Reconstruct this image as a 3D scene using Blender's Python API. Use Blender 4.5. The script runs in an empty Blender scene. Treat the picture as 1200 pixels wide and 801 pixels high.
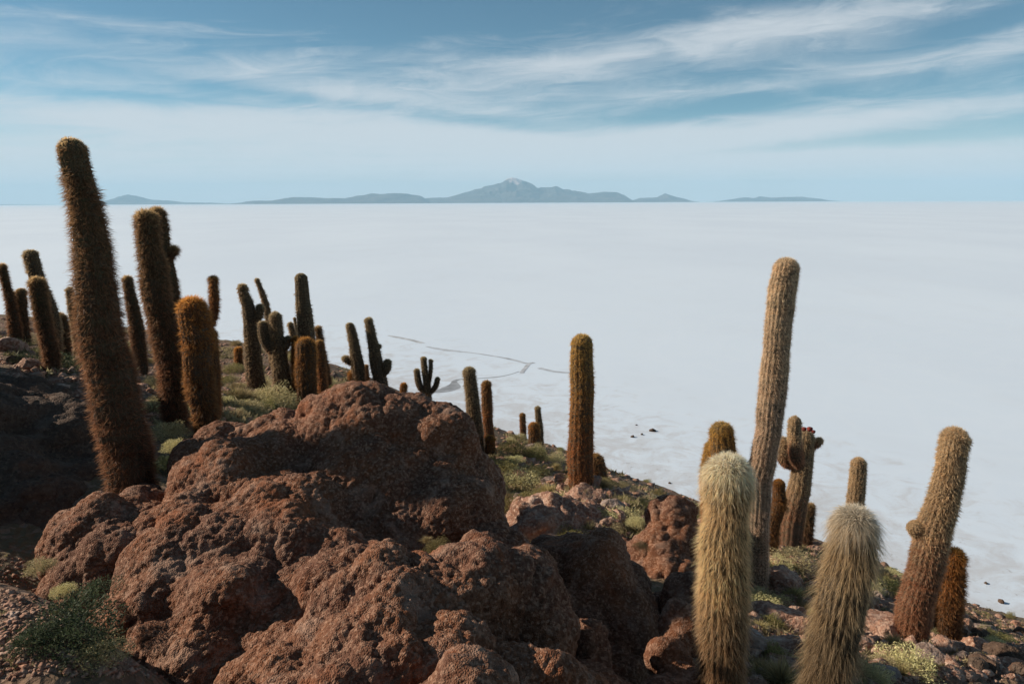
import bpy, math, random
import numpy as np
from mathutils import Vector, Matrix

# ------------------------------------------------------------------ camera
SC = bpy.context.scene
W0, H0, FPX = 1200.0, 801.0, 867.0
CAMH = 20.0
PITCH = math.atan((400.5 - 236.8) / FPX)
ROLL = math.radians(0.26)
F = np.array([0, math.cos(PITCH), -math.sin(PITCH)])
R0 = np.array([1.0, 0, 0]); U0 = np.array([0, math.sin(PITCH), math.cos(PITCH)])
RR = R0 * math.cos(ROLL) - U0 * math.sin(ROLL)
UU = U0 * math.cos(ROLL) + R0 * math.sin(ROLL)
cam_d = bpy.data.cameras.new('camera'); cam = bpy.data.objects.new('camera', cam_d)
SC.collection.objects.link(cam); SC.camera = cam
cam_d.sensor_width = 36; cam_d.lens = 36 * FPX / W0
cam_d.clip_start = 0.05; cam_d.clip_end = 150000
cam.matrix_world = Matrix(((RR[0], UU[0], -F[0], 0), (RR[1], UU[1], -F[1], 0), (RR[2], UU[2], -F[2], CAMH), (0, 0, 0, 1)))
cam_d.dof.use_dof = False

# ------------------------------------------------------------------ light
SUN_AZ, SUN_EL = math.radians(-80), math.radians(27)
SC.view_settings.view_transform = 'Standard'; SC.view_settings.look = 'None'
SC.view_settings.exposure = 0.45; SC.view_settings.gamma = 1.0
SC.render.engine = 'CYCLES'
SC.cycles.use_denoising = True
SC.cycles.max_bounces = 6; SC.cycles.diffuse_bounces = 3; SC.cycles.transparent_max_bounces = 8
SC.cycles.volume_bounces = 1; SC.cycles.sample_clamp_indirect = 8
sd = Vector((math.sin(SUN_AZ) * math.cos(SUN_EL), math.cos(SUN_AZ) * math.cos(SUN_EL), math.sin(SUN_EL)))
sl = bpy.data.lights.new('sun', 'SUN'); sl.energy = 5.0; sl.angle = math.radians(0.5); sl.color = (1.0, 0.89, 0.74)
so = bpy.data.objects.new('sun', sl); SC.collection.objects.link(so)
so.rotation_euler = sd.to_track_quat('Z', 'Y').to_euler(); so.location = (-30, 0, 60)

class NT:
    """tiny helper for node trees"""
    def __init__(s, tree): s.t = tree; s.n = tree.nodes; s.l = tree.links
    def new(s, typ, **kw):
        n = s.n.new(typ)
        for k, v in kw.items(): setattr(n, k, v)
        return n
    def put(s, sock, v):
        if isinstance(v, bpy.types.NodeSocket): s.l.new(v, sock)
        else: sock.default_value = v
    def math(s, op, a, b=None, c=None, clamp=False):
        n = s.new('ShaderNodeMath', operation=op, use_clamp=clamp)
        for i, v in enumerate((a, b, c)):
            if v is not None: s.put(n.inputs[i], v)
        return n.outputs[0]
    def noise(s, vec, scale, detail=4, rough=.55, dist=0.0, dims='3D'):
        n = s.new('ShaderNodeTexNoise', noise_dimensions=dims)
        s.put(n.inputs['Vector'], vec); s.put(n.inputs['Scale'], scale); s.put(n.inputs['Detail'], detail)
        s.put(n.inputs['Roughness'], rough); s.put(n.inputs['Distortion'], dist)
        return n.outputs['Fac']
    def voro(s, vec, scale, out='Distance', feature='F1'):
        n = s.new('ShaderNodeTexVoronoi', feature=feature)
        s.put(n.inputs['Vector'], vec); s.put(n.inputs['Scale'], scale)
        return n.outputs[out]
    def ramp(s, fac, stops):
        n = s.new('ShaderNodeValToRGB'); s.put(n.inputs[0], fac)
        cr = n.color_ramp
        while len(cr.elements) < len(stops): cr.elements.new(.5)
        for e, (p, c) in zip(cr.elements, stops):
            e.position = p; e.color = (c, c, c, 1) if not hasattr(c, '__len__') else (*c, 1)
        return n.outputs[0]
    def mix(s, fac, a, b, mode='MIX'):
        n = s.new('ShaderNodeMix', data_type='RGBA', blend_type=mode)
        s.put(n.inputs[0], fac)
        for i, v in ((6, a), (7, b)):
            if isinstance(v, tuple) and len(v) == 3: v = (*v, 1)
            s.put(n.inputs[i], v)
        return n.outputs[2]
    def sstep(s, v, lo, hi):
        n = s.new('ShaderNodeMapRange', interpolation_type='SMOOTHSTEP')
        s.put(n.inputs[0], v); s.put(n.inputs[1], lo); s.put(n.inputs[2], hi)
        return n.outputs[0]

def ray(px, py):
    v = F + RR * ((px - 600) / FPX) - UU * ((py - 400.5) / FPX)
    return v
def P(px, py, d):
    """point seen at photo pixel (px, py) lying d metres ahead (world Y)"""
    v = ray(px, py); return np.array([0, 0, CAMH]) + v * (d / v[1])
def azel(px, py):
    v = ray(px, py); v = v / np.linalg.norm(v)
    return math.atan2(v[0], v[1]), math.asin(v[2])

world = bpy.data.worlds.new('World'); SC.world = world; world.use_nodes = True
wt = NT(world.node_tree); world.node_tree.nodes.clear()
sky = wt.new('ShaderNodeTexSky', sky_type='NISHITA'); sky.sun_disc = False
sky.sun_elevation = SUN_EL; sky.sun_rotation = SUN_AZ % (2 * math.pi)
sky.altitude = 3650; sky.air_density = 1.0; sky.dust_density = 0.6; sky.ozone_density = 1.5
tint = wt.mix(1.0, sky.outputs[0], (0.96, 1.34, 1.22), 'MULTIPLY')
tc = wt.new('ShaderNodeTexCoord'); sep = wt.new('ShaderNodeSeparateXYZ'); wt.l.new(tc.outputs['Generated'], sep.inputs[0])
AZ = wt.math('ARCTAN2', sep.outputs[0], sep.outputs[1]); EL = wt.math('ARCSINE', sep.outputs[2])
def cvec(x, y, z=0.0):
    n = wt.new('ShaderNodeCombineXYZ'); wt.put(n.inputs[0], x); wt.put(n.inputs[1], y); wt.put(n.inputs[2], z); return n.outputs[0]
ELt = wt.math('SUBTRACT', EL, wt.math('MULTIPLY', AZ, 0.05))
qa = cvec(wt.math('MULTIPLY', AZ, 2.2), wt.math('MULTIPLY', ELt, 17.0))
n1 = wt.noise(qa, 1.3, 6, .55, 0.5); qb = cvec(wt.math('MULTIPLY', AZ, 9.0), wt.math('ADD', wt.math('MULTIPLY', ELt, 52.0), wt.math('MULTIPLY', n1, 4.0)), 3.7); n2 = wt.noise(qb, 1.0, 8, .62, 0.8)
def blob(px, py, wx, wy, tilt, amp):
    """soft patch of cirrus centred in the direction of a photo pixel; wx, wy in pixels, tilt = rise per unit width"""
    a0, e0 = azel(px, py)
    da = wt.math('SUBTRACT', AZ, a0); de = wt.math('SUBTRACT', wt.math('SUBTRACT', EL, e0), wt.math('MULTIPLY', da, tilt))
    u = wt.math('MULTIPLY', da, FPX / wx); v = wt.math('MULTIPLY', de, FPX / wy)
    r2 = wt.math('ADD', wt.math('MULTIPLY', u, u), wt.math('MULTIPLY', v, v))
    return wt.math('MULTIPLY', wt.math('EXPONENT', wt.math('MULTIPLY', r2, -1.0)), amp)
cov = 0.08
for b in ((330, 150, 330, 22, -.04, .62), (560, 200, 700, 42, 0, .55), (90, 185, 260, 40, 0, .35), (480, 125, 150, 22, -.1, .42),
          (200, 75, 420, 30, -.05, .30), (780, 55, 200, 24, .12, .50), (960, 30, 170, 20, .05, .42), (1090, 75, 220, 18, .12, .42),
          (990, 142, 200, 13, .07, .75), (750, 165, 200, 30, 0, .45), (1050, 180, 220, 12, 0, .42), (640, 80, 130, 14, -.1, .25),
          (1060, 205, 170, 10, 0, .30), (130, 26, 150, 10, 0, .22), (860, 100, 120, 9, .1, .22), (1010, 166, 190, 7, .06, -.45), (830, 128, 170, 9, .10, -.5), (590, 146, 120, 9, -.12, -.4), (250, 10, 500, 14, 0, -.3), (60, 108, 200, 8, 0, -.25), (330, 112, 160, 7, -.1, -.3), (1150, 30, 90, 12, .2, -.4), (700, 215, 260, 6, 0, -.2)):
    cov = wt.math('ADD', cov, blob(*b))
cov = wt.math('ADD', cov, wt.math('MULTIPLY', wt.math('SUBTRACT', n1, .5), 1.0))
cov = wt.math('ADD', cov, wt.math('MULTIPLY', wt.math('SUBTRACT', n2, .5), 1.0))
qc = cvec(wt.math('MULTIPLY', AZ, 3.5), wt.math('MULTIPLY', EL, 130.0), 9.1); n3 = wt.noise(qc, 1.0, 6, .6, .4)
cov = wt.math('ADD', cov, wt.math('MULTIPLY', wt.math('MULTIPLY', wt.math('SUBTRACT', n3, .42), 1.5), wt.sstep(EL, 0.10, 0.01)))
ca = wt.math('MULTIPLY', wt.sstep(cov, 0.0, 1.0), 0.88)
low = wt.math('MULTIPLY', wt.sstep(EL, 0.12, 0.0), 0.92)     # pale air towards the horizon
skyc = wt.mix(low, tint, (9.4, 9.9, 10.2))
skyc = wt.mix(ca, skyc, (9.9, 10.4, 10.9))
bg = wt.new('ShaderNodeBackground'); wt.l.new(skyc, bg.inputs[0]); bg.inputs[1].default_value = 0.05
wo = wt.new('ShaderNodeOutputWorld'); wt.l.new(bg.outputs[0], wo.inputs[0])

# ------------------------------------------------------------------ helpers
rng = np.random.default_rng(7); random.seed(7)
COL = SC.collection
def tag(o, label=None, cat=None, group=None, kind=None):
    if label: o['label'] = label
    if cat: o['category'] = cat
    if group: o['group'] = group
    if kind: o['kind'] = kind
    return o
def mesh_np(name, V, Fc, mat=None, col=None, smooth=False):
    V = np.ascontiguousarray(V, dtype=np.float32); Fc = np.ascontiguousarray(Fc, dtype=np.int32)
    me = bpy.data.meshes.new(name); k = Fc.shape[1]
    me.vertices.add(len(V)); me.vertices.foreach_set('co', V.ravel())
    me.loops.add(Fc.size); me.loops.foreach_set('vertex_index', Fc.ravel())
    me.polygons.add(len(Fc)); me.polygons.foreach_set('loop_start', np.arange(0, Fc.size, k, dtype=np.int32))
    me.update(calc_edges=True)
    if smooth: me.polygons.foreach_set('use_smooth', np.ones(len(Fc), dtype=bool))
    if col is not None:
        a = me.color_attributes.new('col', 'FLOAT_COLOR', 'POINT')
        c = np.ones((len(V), 4), dtype=np.float32); c[:, :3] = col; a.data.foreach_set('color', c.ravel())
    if mat: me.materials.append(mat)
    return me
def obj(name, me, parent=None, loc=None):
    o = bpy.data.objects.new(name, me); COL.objects.link(o)
    if parent: o.parent = parent
    if loc is not None: o.location = loc
    return o
def hash3(I, seed):
    x = (I[..., 0].astype(np.int64) * 73856093) ^ (I[..., 1].astype(np.int64) * 19349663) ^ (I[..., 2].astype(np.int64) * 83492791) ^ (seed * 2654435761)
    x &= 0xffffffff
    x = ((x ^ (x >> 15)) * 2246822519) & 0xffffffff
    x = ((x ^ (x >> 13)) * 3266489917) & 0xffffffff
    return (x ^ (x >> 16)) & 0xffffffff
def rnd(I, seed): return hash3(I, seed) / 4294967296.0
def vnoise(Pn, seed=0):
    I = np.floor(Pn).astype(np.int64); f = Pn - I; f = f * f * (3 - 2 * f); out = 0
    for dx in (0, 1):
        for dy in (0, 1):
            for dz in (0, 1):
                w = (f[:, 0] if dx else 1 - f[:, 0]) * (f[:, 1] if dy else 1 - f[:, 1]) * (f[:, 2] if dz else 1 - f[:, 2])
                out = out + w * rnd(I + np.array([dx, dy, dz]), seed)
    return out * 2 - 1
def fbm(Pn, oct=4, seed=0, rough=.5):
    s = 0; a = 1; t = 0
    for i in range(oct): s = s + a * vnoise(Pn * (2 ** i) + i * 17.3, seed + i); t += a; a *= rough
    return s / t
def worley(Pn, seed=0):
    I = np.floor(Pn).astype(np.int64); best = np.full(len(Pn), 9.0); sec = np.full(len(Pn), 9.0)
    for dx in (-1, 0, 1):
        for dy in (-1, 0, 1):
            for dz in (-1, 0, 1):
                J = I + np.array([dx, dy, dz])
                d = ((J + np.stack([rnd(J, seed + 1), rnd(J, seed + 2), rnd(J, seed + 3)], 1) - Pn) ** 2).sum(1)
                sec = np.minimum(sec, np.maximum(best, d)); best = np.minimum(best, d)
    return np.sqrt(best), np.sqrt(sec)

def material(name):
    m = bpy.data.materials.new(name); m.use_nodes = True; m.node_tree.nodes.clear()
    t = NT(m.node_tree); out = t.new('ShaderNodeOutputMaterial')
    b = t.new('ShaderNodeBsdfPrincipled'); b.inputs['Roughness'].default_value = .9
    b.inputs['Specular IOR Level'].default_value = .2
    t.l.new(b.outputs[0], out.inputs[0])
    return m, t, b, out
def bump(t, b, h, strength=.5, dist=.01):
    n = t.new('ShaderNodeBump'); t.put(n.inputs['Strength'], strength); t.put(n.inputs['Distance'], dist)
    t.put(n.inputs['Height'], h); t.l.new(n.outputs[0], b.inputs['Normal'])

def rock_material(name, c1, c2, c3, grain):
    m, t, b, o = material(name)
    g = t.new('ShaderNodeNewGeometry').outputs['Position']
    big = t.noise(g, 1.6, 5, .6, .4); fine = t.noise(g, 26, 4, .7); spk = t.voro(g, grain, 'Color')
    sp = t.new('ShaderNodeSeparateColor'); t.l.new(spk, sp.inputs[0])
    c = t.mix(t.sstep(big, .38, .64), c1, c2)
    c = t.mix(t.math('MULTIPLY', t.sstep(sp.outputs[0], .55, 1.0), .55), c, c3)
    c = t.mix(t.math('MULTIPLY', t.sstep(sp.outputs[1], .75, 1.0), .55), c, (c1[0] * .4, c1[1] * .4, c1[2] * .42))
    c = t.mix(t.math('MULTIPLY', t.sstep(fine, .45, .7), .35), c, c3)
    li = t.sstep(t.noise(g, 3.3, 6, .68, .6), .52, .66); c = t.mix(t.math('MULTIPLY', li, .45), c, (c3[0] * .95, c3[1] * 1.05, c3[2] * 1.15))
    ru = t.sstep(t.noise(g, 2.1, 5, .6, .9), .55, .68); c = t.mix(t.math('MULTIPLY', ru, .5), c, (c1[0] * 1.5, c1[1] * 1.25, c1[2]))
    t.l.new(c, b.inputs['Base Color'])
    h = t.math('ADD', t.math('MULTIPLY', t.voro(g, grain * 1.6), -.8), t.math('MULTIPLY', fine, .6))
    bump(t, b, h, .8, .012)
    return m
M = {}
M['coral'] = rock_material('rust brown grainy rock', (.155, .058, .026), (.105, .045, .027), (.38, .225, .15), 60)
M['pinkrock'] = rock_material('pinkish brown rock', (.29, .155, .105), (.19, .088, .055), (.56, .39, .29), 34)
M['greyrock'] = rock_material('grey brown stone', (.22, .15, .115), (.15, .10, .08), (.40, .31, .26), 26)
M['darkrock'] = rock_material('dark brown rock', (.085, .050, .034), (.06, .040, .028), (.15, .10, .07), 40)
def ground_material():
    m, t, b, o = material('stony island soil')
    g = t.new('ShaderNodeNewGeometry').outputs['Position']
    a = t.noise(g, .7, 5, .6, .3); f = t.noise(g, 11, 5, .7); v = t.voro(g, 17, 'Color')
    sp = t.new('ShaderNodeSeparateColor'); t.l.new(v, sp.inputs[0])
    c = t.mix(t.sstep(a, .4, .6), (.16, .090, .058), (.15, .110, .062))
    c = t.mix(t.math('MULTIPLY', t.sstep(sp.outputs[0], .5, 1.), .7), c, (.27, .18, .13))
    c = t.mix(t.math('MULTIPLY', t.sstep(f, .5, .75), .6), c, (.06, .045, .03))
    t.l.new(c, b.inputs['Base Color'])
    bump(t, b, t.math('ADD', t.voro(g, 17), f), .9, .04)
    return m
M['ground'] = ground_material()
def leafy(name, rough=.7, trans=.35):
    m, t, b, o = material(name)
    a = t.new('ShaderNodeAttribute'); a.attribute_name = 'col'
    oi = t.new('ShaderNodeObjectInfo')
    hs = t.new('ShaderNodeHueSaturation'); t.l.new(a.outputs['Color'], hs.inputs['Color'])
    t.put(hs.inputs['Value'], t.math('ADD', t.math('MULTIPLY', oi.outputs['Random'], .5), .75))
    t.put(hs.inputs['Hue'], t.math('ADD', t.math('MULTIPLY', oi.outputs['Random'], .03), .485))
    b.inputs['Roughness'].default_value = rough
    t.l.new(hs.outputs[0], b.inputs['Base Color'])
    tr = t.new('ShaderNodeBsdfTranslucent'); t.l.new(hs.outputs[0], tr.inputs[0])
    mx = t.new('ShaderNodeMixShader'); mx.inputs[0].default_value = trans
    t.l.new(b.outputs[0], mx.inputs[1]); t.l.new(tr.outputs[0], mx.inputs[2]); t.l.new(mx.outputs[0], o.inputs[0])
    return m
M['leaf'] = leafy('small leaves')
def spine_material():
    m, t, b, o = material('cactus spines')
    a = t.new('ShaderNodeAttribute'); a.attribute_name = 'col'
    b.inputs['Roughness'].default_value = .5
    t.l.new(a.outputs['Color'], b.inputs['Base Color'])
    tr = t.new('ShaderNodeBsdfTranslucent'); t.l.new(a.outputs['Color'], tr.inputs[0])
    mx = t.new('ShaderNodeMixShader'); mx.inputs[0].default_value = .60
    t.l.new(b.outputs[0], mx.inputs[1]); t.l.new(tr.outputs[0], mx.inputs[2]); t.l.new(mx.outputs[0], o.inputs[0])
    return m
M['spine'] = spine_material()
def skin_material():
    m, t, b, o = material('cactus skin')
    a = t.new('ShaderNodeAttribute'); a.attribute_name = 'col'
    g = t.new('ShaderNodeNewGeometry').outputs['Position']
    n = t.noise(g, 9, 5, .65); n2 = t.noise(g, 60, 3, .6)
    c = t.mix(t.sstep(n, .35, .7), a.outputs['Color'], (.075, .055, .035))
    c = t.mix(t.math('MULTIPLY', t.sstep(n2, .5, .75), .5), c, (.16, .12, .08))
    t.l.new(c, b.inputs['Base Color']); bump(t, b, n2, .5, .01)
    return m
M['skin'] = skin_material()
def flat_mat(name, c, scale=20, var=.5):
    m, t, b, o = material(name)
    g = t.new('ShaderNodeNewGeometry').outputs['Position']
    n = t.noise(g, scale, 4, .6)
    t.l.new(t.mix(t.sstep(n, .35, .7), c, tuple(x * var for x in c)), b.inputs['Base Color'])
    return m
M['flower'] = flat_mat('dark red flower', (.22, .04, .03))

# ------------------------------------------------------------------ terrain
def shore_d(px, py):
    v = ray(px, py); return -CAMH * v[1] / v[2]
ctl = []
def C(px, py, d): ctl.append(P(px, py, d))
for c in ((0, 801, 3.0), (130, 801, 3.1), (60, 700, 3.7), (0, 690, 3.8), (150, 790, 4.2), (20, 690, 5.2), (160, 605, 6.3), (100, 730, 5.0), (205, 510, 8.9), (240, 514, 8.5),
          (-200, 640, 4.6), (-300, 480, 8), (-250, 405, 14), (-250, 375, 22), (-150, 801, 3.0),
          (300, 484, 12), (330, 472, 13.5), (265, 455, 16), (300, 430, 20), (255, 402, 26), (310, 405, 27), (200, 440, 18), (200, 402, 24), (140, 400, 22), (70, 418, 16),
          (60, 395, 22), (20, 372, 24), (0, 395, 15), (90, 440, 11), (400, 462, 15.5), (385, 445, 20), (420, 455, 20), (445, 454, 20.5), (480, 463, 26), (502, 474, 28),
          (520, 520, 20), (558, 520, 15.5), (575, 528, 15.5), (573, 514, 17.5), (590, 506, 26), (612, 513, 28), (632, 533, 24), (655, 530, 30), (600, 572, 13), (560, 600, 12),
          (650, 600, 10.5), (680, 574, 12), (705, 567, 12.8), (740, 572, 18), (760, 568, 24), (800, 592, 22), (770, 600, 13), (820, 620, 13), (720, 650, 9), (600, 640, 9.5),
          (830, 650, 9.5), (800, 720, 6.5), (760, 800, 5.4), (885, 718, 8.2), (912, 645, 11), (932, 645, 12), (960, 640, 14), (1003, 655, 13), (1020, 665, 17), (980, 700, 9), (950, 760, 6.6),
          (920, 801, 5.6), (850, 840, 4.9), (975, 850, 4.7), (1020, 780, 6.6), (1065, 748, 7.8), (1106, 750, 8.4), (1130, 725, 14), (1160, 738, 11), (1150, 716, 22), (1200, 745, 12), (1200, 801, 6.8),
          (1100, 801, 6.5), (1350, 760, 12), (1500, 790, 14), (1350, 900, 6), (700, 1050, 3.3), (500, 1100, 2.9), (300, 1050, 2.7), (200, 960, 2.8), (250, 800, 4.6), (400, 800, 4.8), (550, 820, 4.8), (850, 980, 3.8), (1000, 1000, 3.9), (350, 600, 7.5), (450, 640, 8.5), (530, 640, 10)):
    C(*c)
shore_px = ((585, 505), (655, 523), (715, 552), (768, 567), (820, 588), (925, 622), (1030, 656), (1130, 707), (1200, 729), (1300, 765))
shore = [P(x, y, shore_d(x, y)) for x, y in shore_px]
shore = [np.array([-120, 60, 0.]), np.array([-75, 82, 0.]), np.array([-45, 86, 0.]), np.array([-25, 84, 0.]), np.array([-12, 76, 0.]), np.array([-5, 70, 0.])] + shore + [np.array([48, 15, 0.]), np.array([50, -20, 0.])]
for s in shore:
    ctl.append(s.copy()); q = s * np.array([1.3, 1.3, 1]); q[2] = -2.5; ctl.append(q)
    q = s * np.array([2.0, 2.0, 1]); q[2] = -6; ctl.append(q)
for a in range(0, 360, 45):
    a = math.radians(a); ctl.append(np.array([math.sin(a) * .8, math.cos(a) * .8, CAMH - 1.65]))
ctl += [np.array(v, float) for v in ((-3, -2, 18.4), (3, -2, 17.8), (0, -6, 18.5), (-10, -10, 19), (-15, 0, 18.5), (10, -8, 16), (20, -5, 10), (-40, -10, 16), (-60, 20, 10), (0, -40, 18), (0, -120, 5))]
ctl = np.array(ctl)
def warp(X, Y):
    r = np.hypot(X, Y); return np.arctan2(X, Y), np.log(np.maximum(r, .3)), r
ca_, cl_, cr_ = warp(ctl[:, 0], ctl[:, 1])
ct_ = (ctl[:, 2] - CAMH) / np.maximum(cr_, .3)
K = 1.6
def tps_k(A, B):
    d2 = ((A[:, None, :] - B[None, :, :]) ** 2).sum(2); return .5 * d2 * np.log(d2 + 1e-9)
CP = np.stack([np.concatenate([ca_, ca_ - 2 * math.pi, ca_ + 2 * math.pi]) * K, np.tile(cl_, 3)], 1)
CT = np.tile(ct_, 3)
n = len(CP); A = np.zeros((n + 3, n + 3)); A[:n, :n] = tps_k(CP, CP) + np.eye(n) * .004
A[:n, n] = 1; A[:n, n + 1:] = CP; A[n, :n] = 1; A[n + 1:, :n] = CP.T
wts = np.linalg.solve(A, np.concatenate([CT, [0, 0, 0]]))
def terrain_z(X, Y, detail=True):
    X = np.atleast_1d(np.asarray(X, float)); Y = np.atleast_1d(np.asarray(Y, float))
    a, l, r = warp(X, Y); Q = np.stack([a * K, l], 1); T = np.empty(len(X))
    for i in range(0, len(X), 20000):
        q = Q[i:i + 20000]; T[i:i + 20000] = tps_k(q, CP) @ wts[:n] + wts[n] + q @ wts[n + 1:]
    z = CAMH + T * np.maximum(r, .3)
    if detail:
        p = np.stack([X, Y, z * .5], 1)
        z = z + fbm(p * .8, 3, 5) * .10 + fbm(p * 3.1, 3, 9) * .035
        rr = np.hypot(X, Y); far = np.clip((rr - 4) / 4, .15, 1); w, w2 = worley(p * 3.0, 31); m = np.clip(fbm(p * .9, 2, 77) * 2.2 + .35, 0, 1)
        w3, _ = worley(p * 9.0, 37)
        z = z + far * (m * np.clip(.5 - w, 0, 1) * .16 + np.clip(.5 - w3, 0, 1) * .05) + (fbm(p * 22, 3, 63) * .012)
    return z
azs = np.concatenate([np.radians(np.arange(-180, -48, 3.0)), np.radians(np.arange(-48, 48, .17)), np.radians(np.arange(48, 180.1, 3.0))])
lr = np.concatenate([np.linspace(math.log(.35), math.log(2.2), 14)[:-1], np.arange(math.log(2.2), math.log(62), .0095), np.linspace(math.log(62), math.log(180), 40)])
AA, LL = np.meshgrid(azs, lr, indexing='ij'); X = np.sin(AA) * np.exp(LL); Y = np.cos(AA) * np.exp(LL)
Zt = terrain_z(X.ravel(), Y.ravel())
na, nl = AA.shape; idx = np.arange(na * nl).reshape(na, nl)
quads = np.stack([idx[:-1, :-1], idx[1:, :-1], idx[1:, 1:], idx[:-1, 1:]], -1).reshape(-1, 4)
V = np.stack([X.ravel(), Y.ravel(), Zt], 1)
quads = quads[(V[quads][:, :, 2].max(1) > -.6)][:, ::-1]
o = obj('ground', mesh_np('ground', V, quads, M['ground'], smooth=True)); tag(o, kind='structure')

# ------------------------------------------------------------------ salt flat
sh = np.array(shore); sa = np.arctan2(sh[:, 0], sh[:, 1]); sr = np.hypot(sh[:, 0], sh[:, 1]); od = np.argsort(sa); sa, sr = sa[od], sr[od]
azs = np.radians(np.arange(-180, 180.5, 1.5)); lr = np.concatenate([np.linspace(math.log(1), math.log(300), 110), np.linspace(math.log(320), math.log(29000), 30)])
AA, LL = np.meshgrid(azs, lr, indexing='ij'); Rr = np.exp(LL); X = np.sin(AA) * Rr; Y = np.cos(AA) * Rr
ratio = Rr / np.interp(AA, sa, sr)
na, nl = AA.shape; idx = np.arange(na * nl).reshape(na, nl)
quads = np.stack([idx[:-1, :-1], idx[1:, :-1], idx[1:, 1:], idx[:-1, 1:]], -1).reshape(-1, 4)[:, ::-1]
near = np.clip((1.9 - ratio) / .9, 0, 1).ravel()
me = mesh_np('salt_flat', np.stack([X.ravel(), Y.ravel(), np.zeros(X.size)], 1), quads, None, col=np.repeat(near[:, None], 3, 1))
def salt_material():
    m, t, b, o = material('white salt crust')
    a = t.new('ShaderNodeAttribute'); a.attribute_name = 'col'
    g = t.new('ShaderNodeNewGeometry').outputs['Position']
    mp = t.new('ShaderNodeMapping'); t.l.new(g, mp.inputs[0]); mp.inputs['Scale'].default_value = (1, .45, 1); gs = mp.outputs[0]
    big = t.noise(gs, .012, 5, .55); mid = t.noise(gs, .09, 5, .6, .5); fine = t.noise(g, 1.3, 5, .6)
    c = t.mix(t.sstep(big, .35, .65), (.585, .66, .75), (.62, .695, .78))
    c = t.mix(t.math('MULTIPLY', t.sstep(mid, .5, .72), .09), c, (.50, .52, .56))
    edge = t.voro(g, .16, 'Distance', 'DISTANCE_TO_EDGE')
    c = t.mix(t.math('MULTIPLY', t.sstep(edge, .10, .02), .10), c, (.68, .73, .79))
    nearf = a.outputs['Fac']
    s1 = t.noise(g, .35, 6, .7, .8)
    k = t.sstep(t.math('ADD', t.math('MULTIPLY', nearf, .42), s1), .72, 1.02)
    c = t.mix(t.math('MULTIPLY', k, .5), c, (.40, .37, .36))
    s2 = t.noise(g, 2.3, 5, .75, 1.0)
    k2 = t.sstep(t.math('ADD', t.math('MULTIPLY', nearf, .22), s2), .78, .92)
    c = t.mix(t.math('MULTIPLY', k2, .6), c, (.20, .165, .155))
    t.l.new(c, b.inputs['Base Color']); b.inputs['Roughness'].default_value = .8
    bump(t, b, t.math('ADD', fine, t.math('MULTIPLY', edge, -.3)), .25, .05)
    return m
me.materials.append(salt_material())
tag(obj('salt_flat', me), kind='structure')

# dirt tracks on the salt
def salt_pt(px, py):
    d = shore_d(px, py); return P(px, py, d)
def track(name, pts, widths, col, seed, z=.012):
    p = np.array([salt_pt(x, y)[:2] for x, y in pts]); s = np.concatenate([[0], np.cumsum(np.hypot(*np.diff(p, axis=0).T))])
    n_ = int(s[-1] / .4); q = np.linspace(0, s[-1], n_); px_ = np.interp(q, s, p[:, 0]); py_ = np.interp(q, s, p[:, 1])
    for _ in range(10):
        px_[1:-1] = (px_[:-2] + px_[1:-1] * 2 + px_[2:]) / 4; py_[1:-1] = (py_[:-2] + py_[1:-1] * 2 + py_[2:]) / 4
    w = np.interp(q, s, widths); tx = np.gradient(px_); ty = np.gradient(py_); L = np.hypot(tx, ty) + 1e-9; nx, ny = -ty / L, tx / L
    nn = np.stack([q * .35, np.zeros(n_), np.zeros(n_)], 1)
    wl = w * np.clip(.75 + .9 * fbm(nn, 4, seed), .08, 2); wr = w * np.clip(.75 + .9 * fbm(nn, 4, seed + 9), .08, 2)
    V = np.concatenate([np.stack([px_ + nx * wl, py_ + ny * wl, np.full(n_, z)], 1), np.stack([px_ - nx * wr, py_ - ny * wr, np.full(n_, z)], 1)])
    i = np.arange(n_ - 1); Q = np.stack([i + n_, i + n_ + 1, i + 1, i], 1)
    tag(obj(name, mesh_np(name, V, Q, flat_mat(name, col, .8, .6))), kind='structure')
track('path', [(505, 459), (516, 458), (526, 455), (534, 451), (531, 447), (529, 445), (538, 444), (556, 443.5), (580, 442), (600, 438.5), (608, 435)], [.4, .9, .9, .6, .5, .5, .3, .2, .3, .2, .2], (.32, .34, .37), 1)
track('path', [(499, 406), (520, 410), (552, 413), (585, 418), (612, 424), (618, 427), (627, 425)], [.3, .5, .25, .25, .35, .4, .35], (.47, .50, .55), 2, .016)
track('path', [(612, 437), (616, 429), (621, 426)], [.3, .3, .25], (.48, .50, .54), 3, .020)
track('path', [(632, 431), (640, 433), (652, 436), (680, 437)], [.4, .6, .6, .4], (.50, .53, .58), 4, .016)
track('path', [(455, 393), (480, 398), (496, 402)], [.3, .6, .4], (.48, .50, .53), 5, .016)

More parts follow.
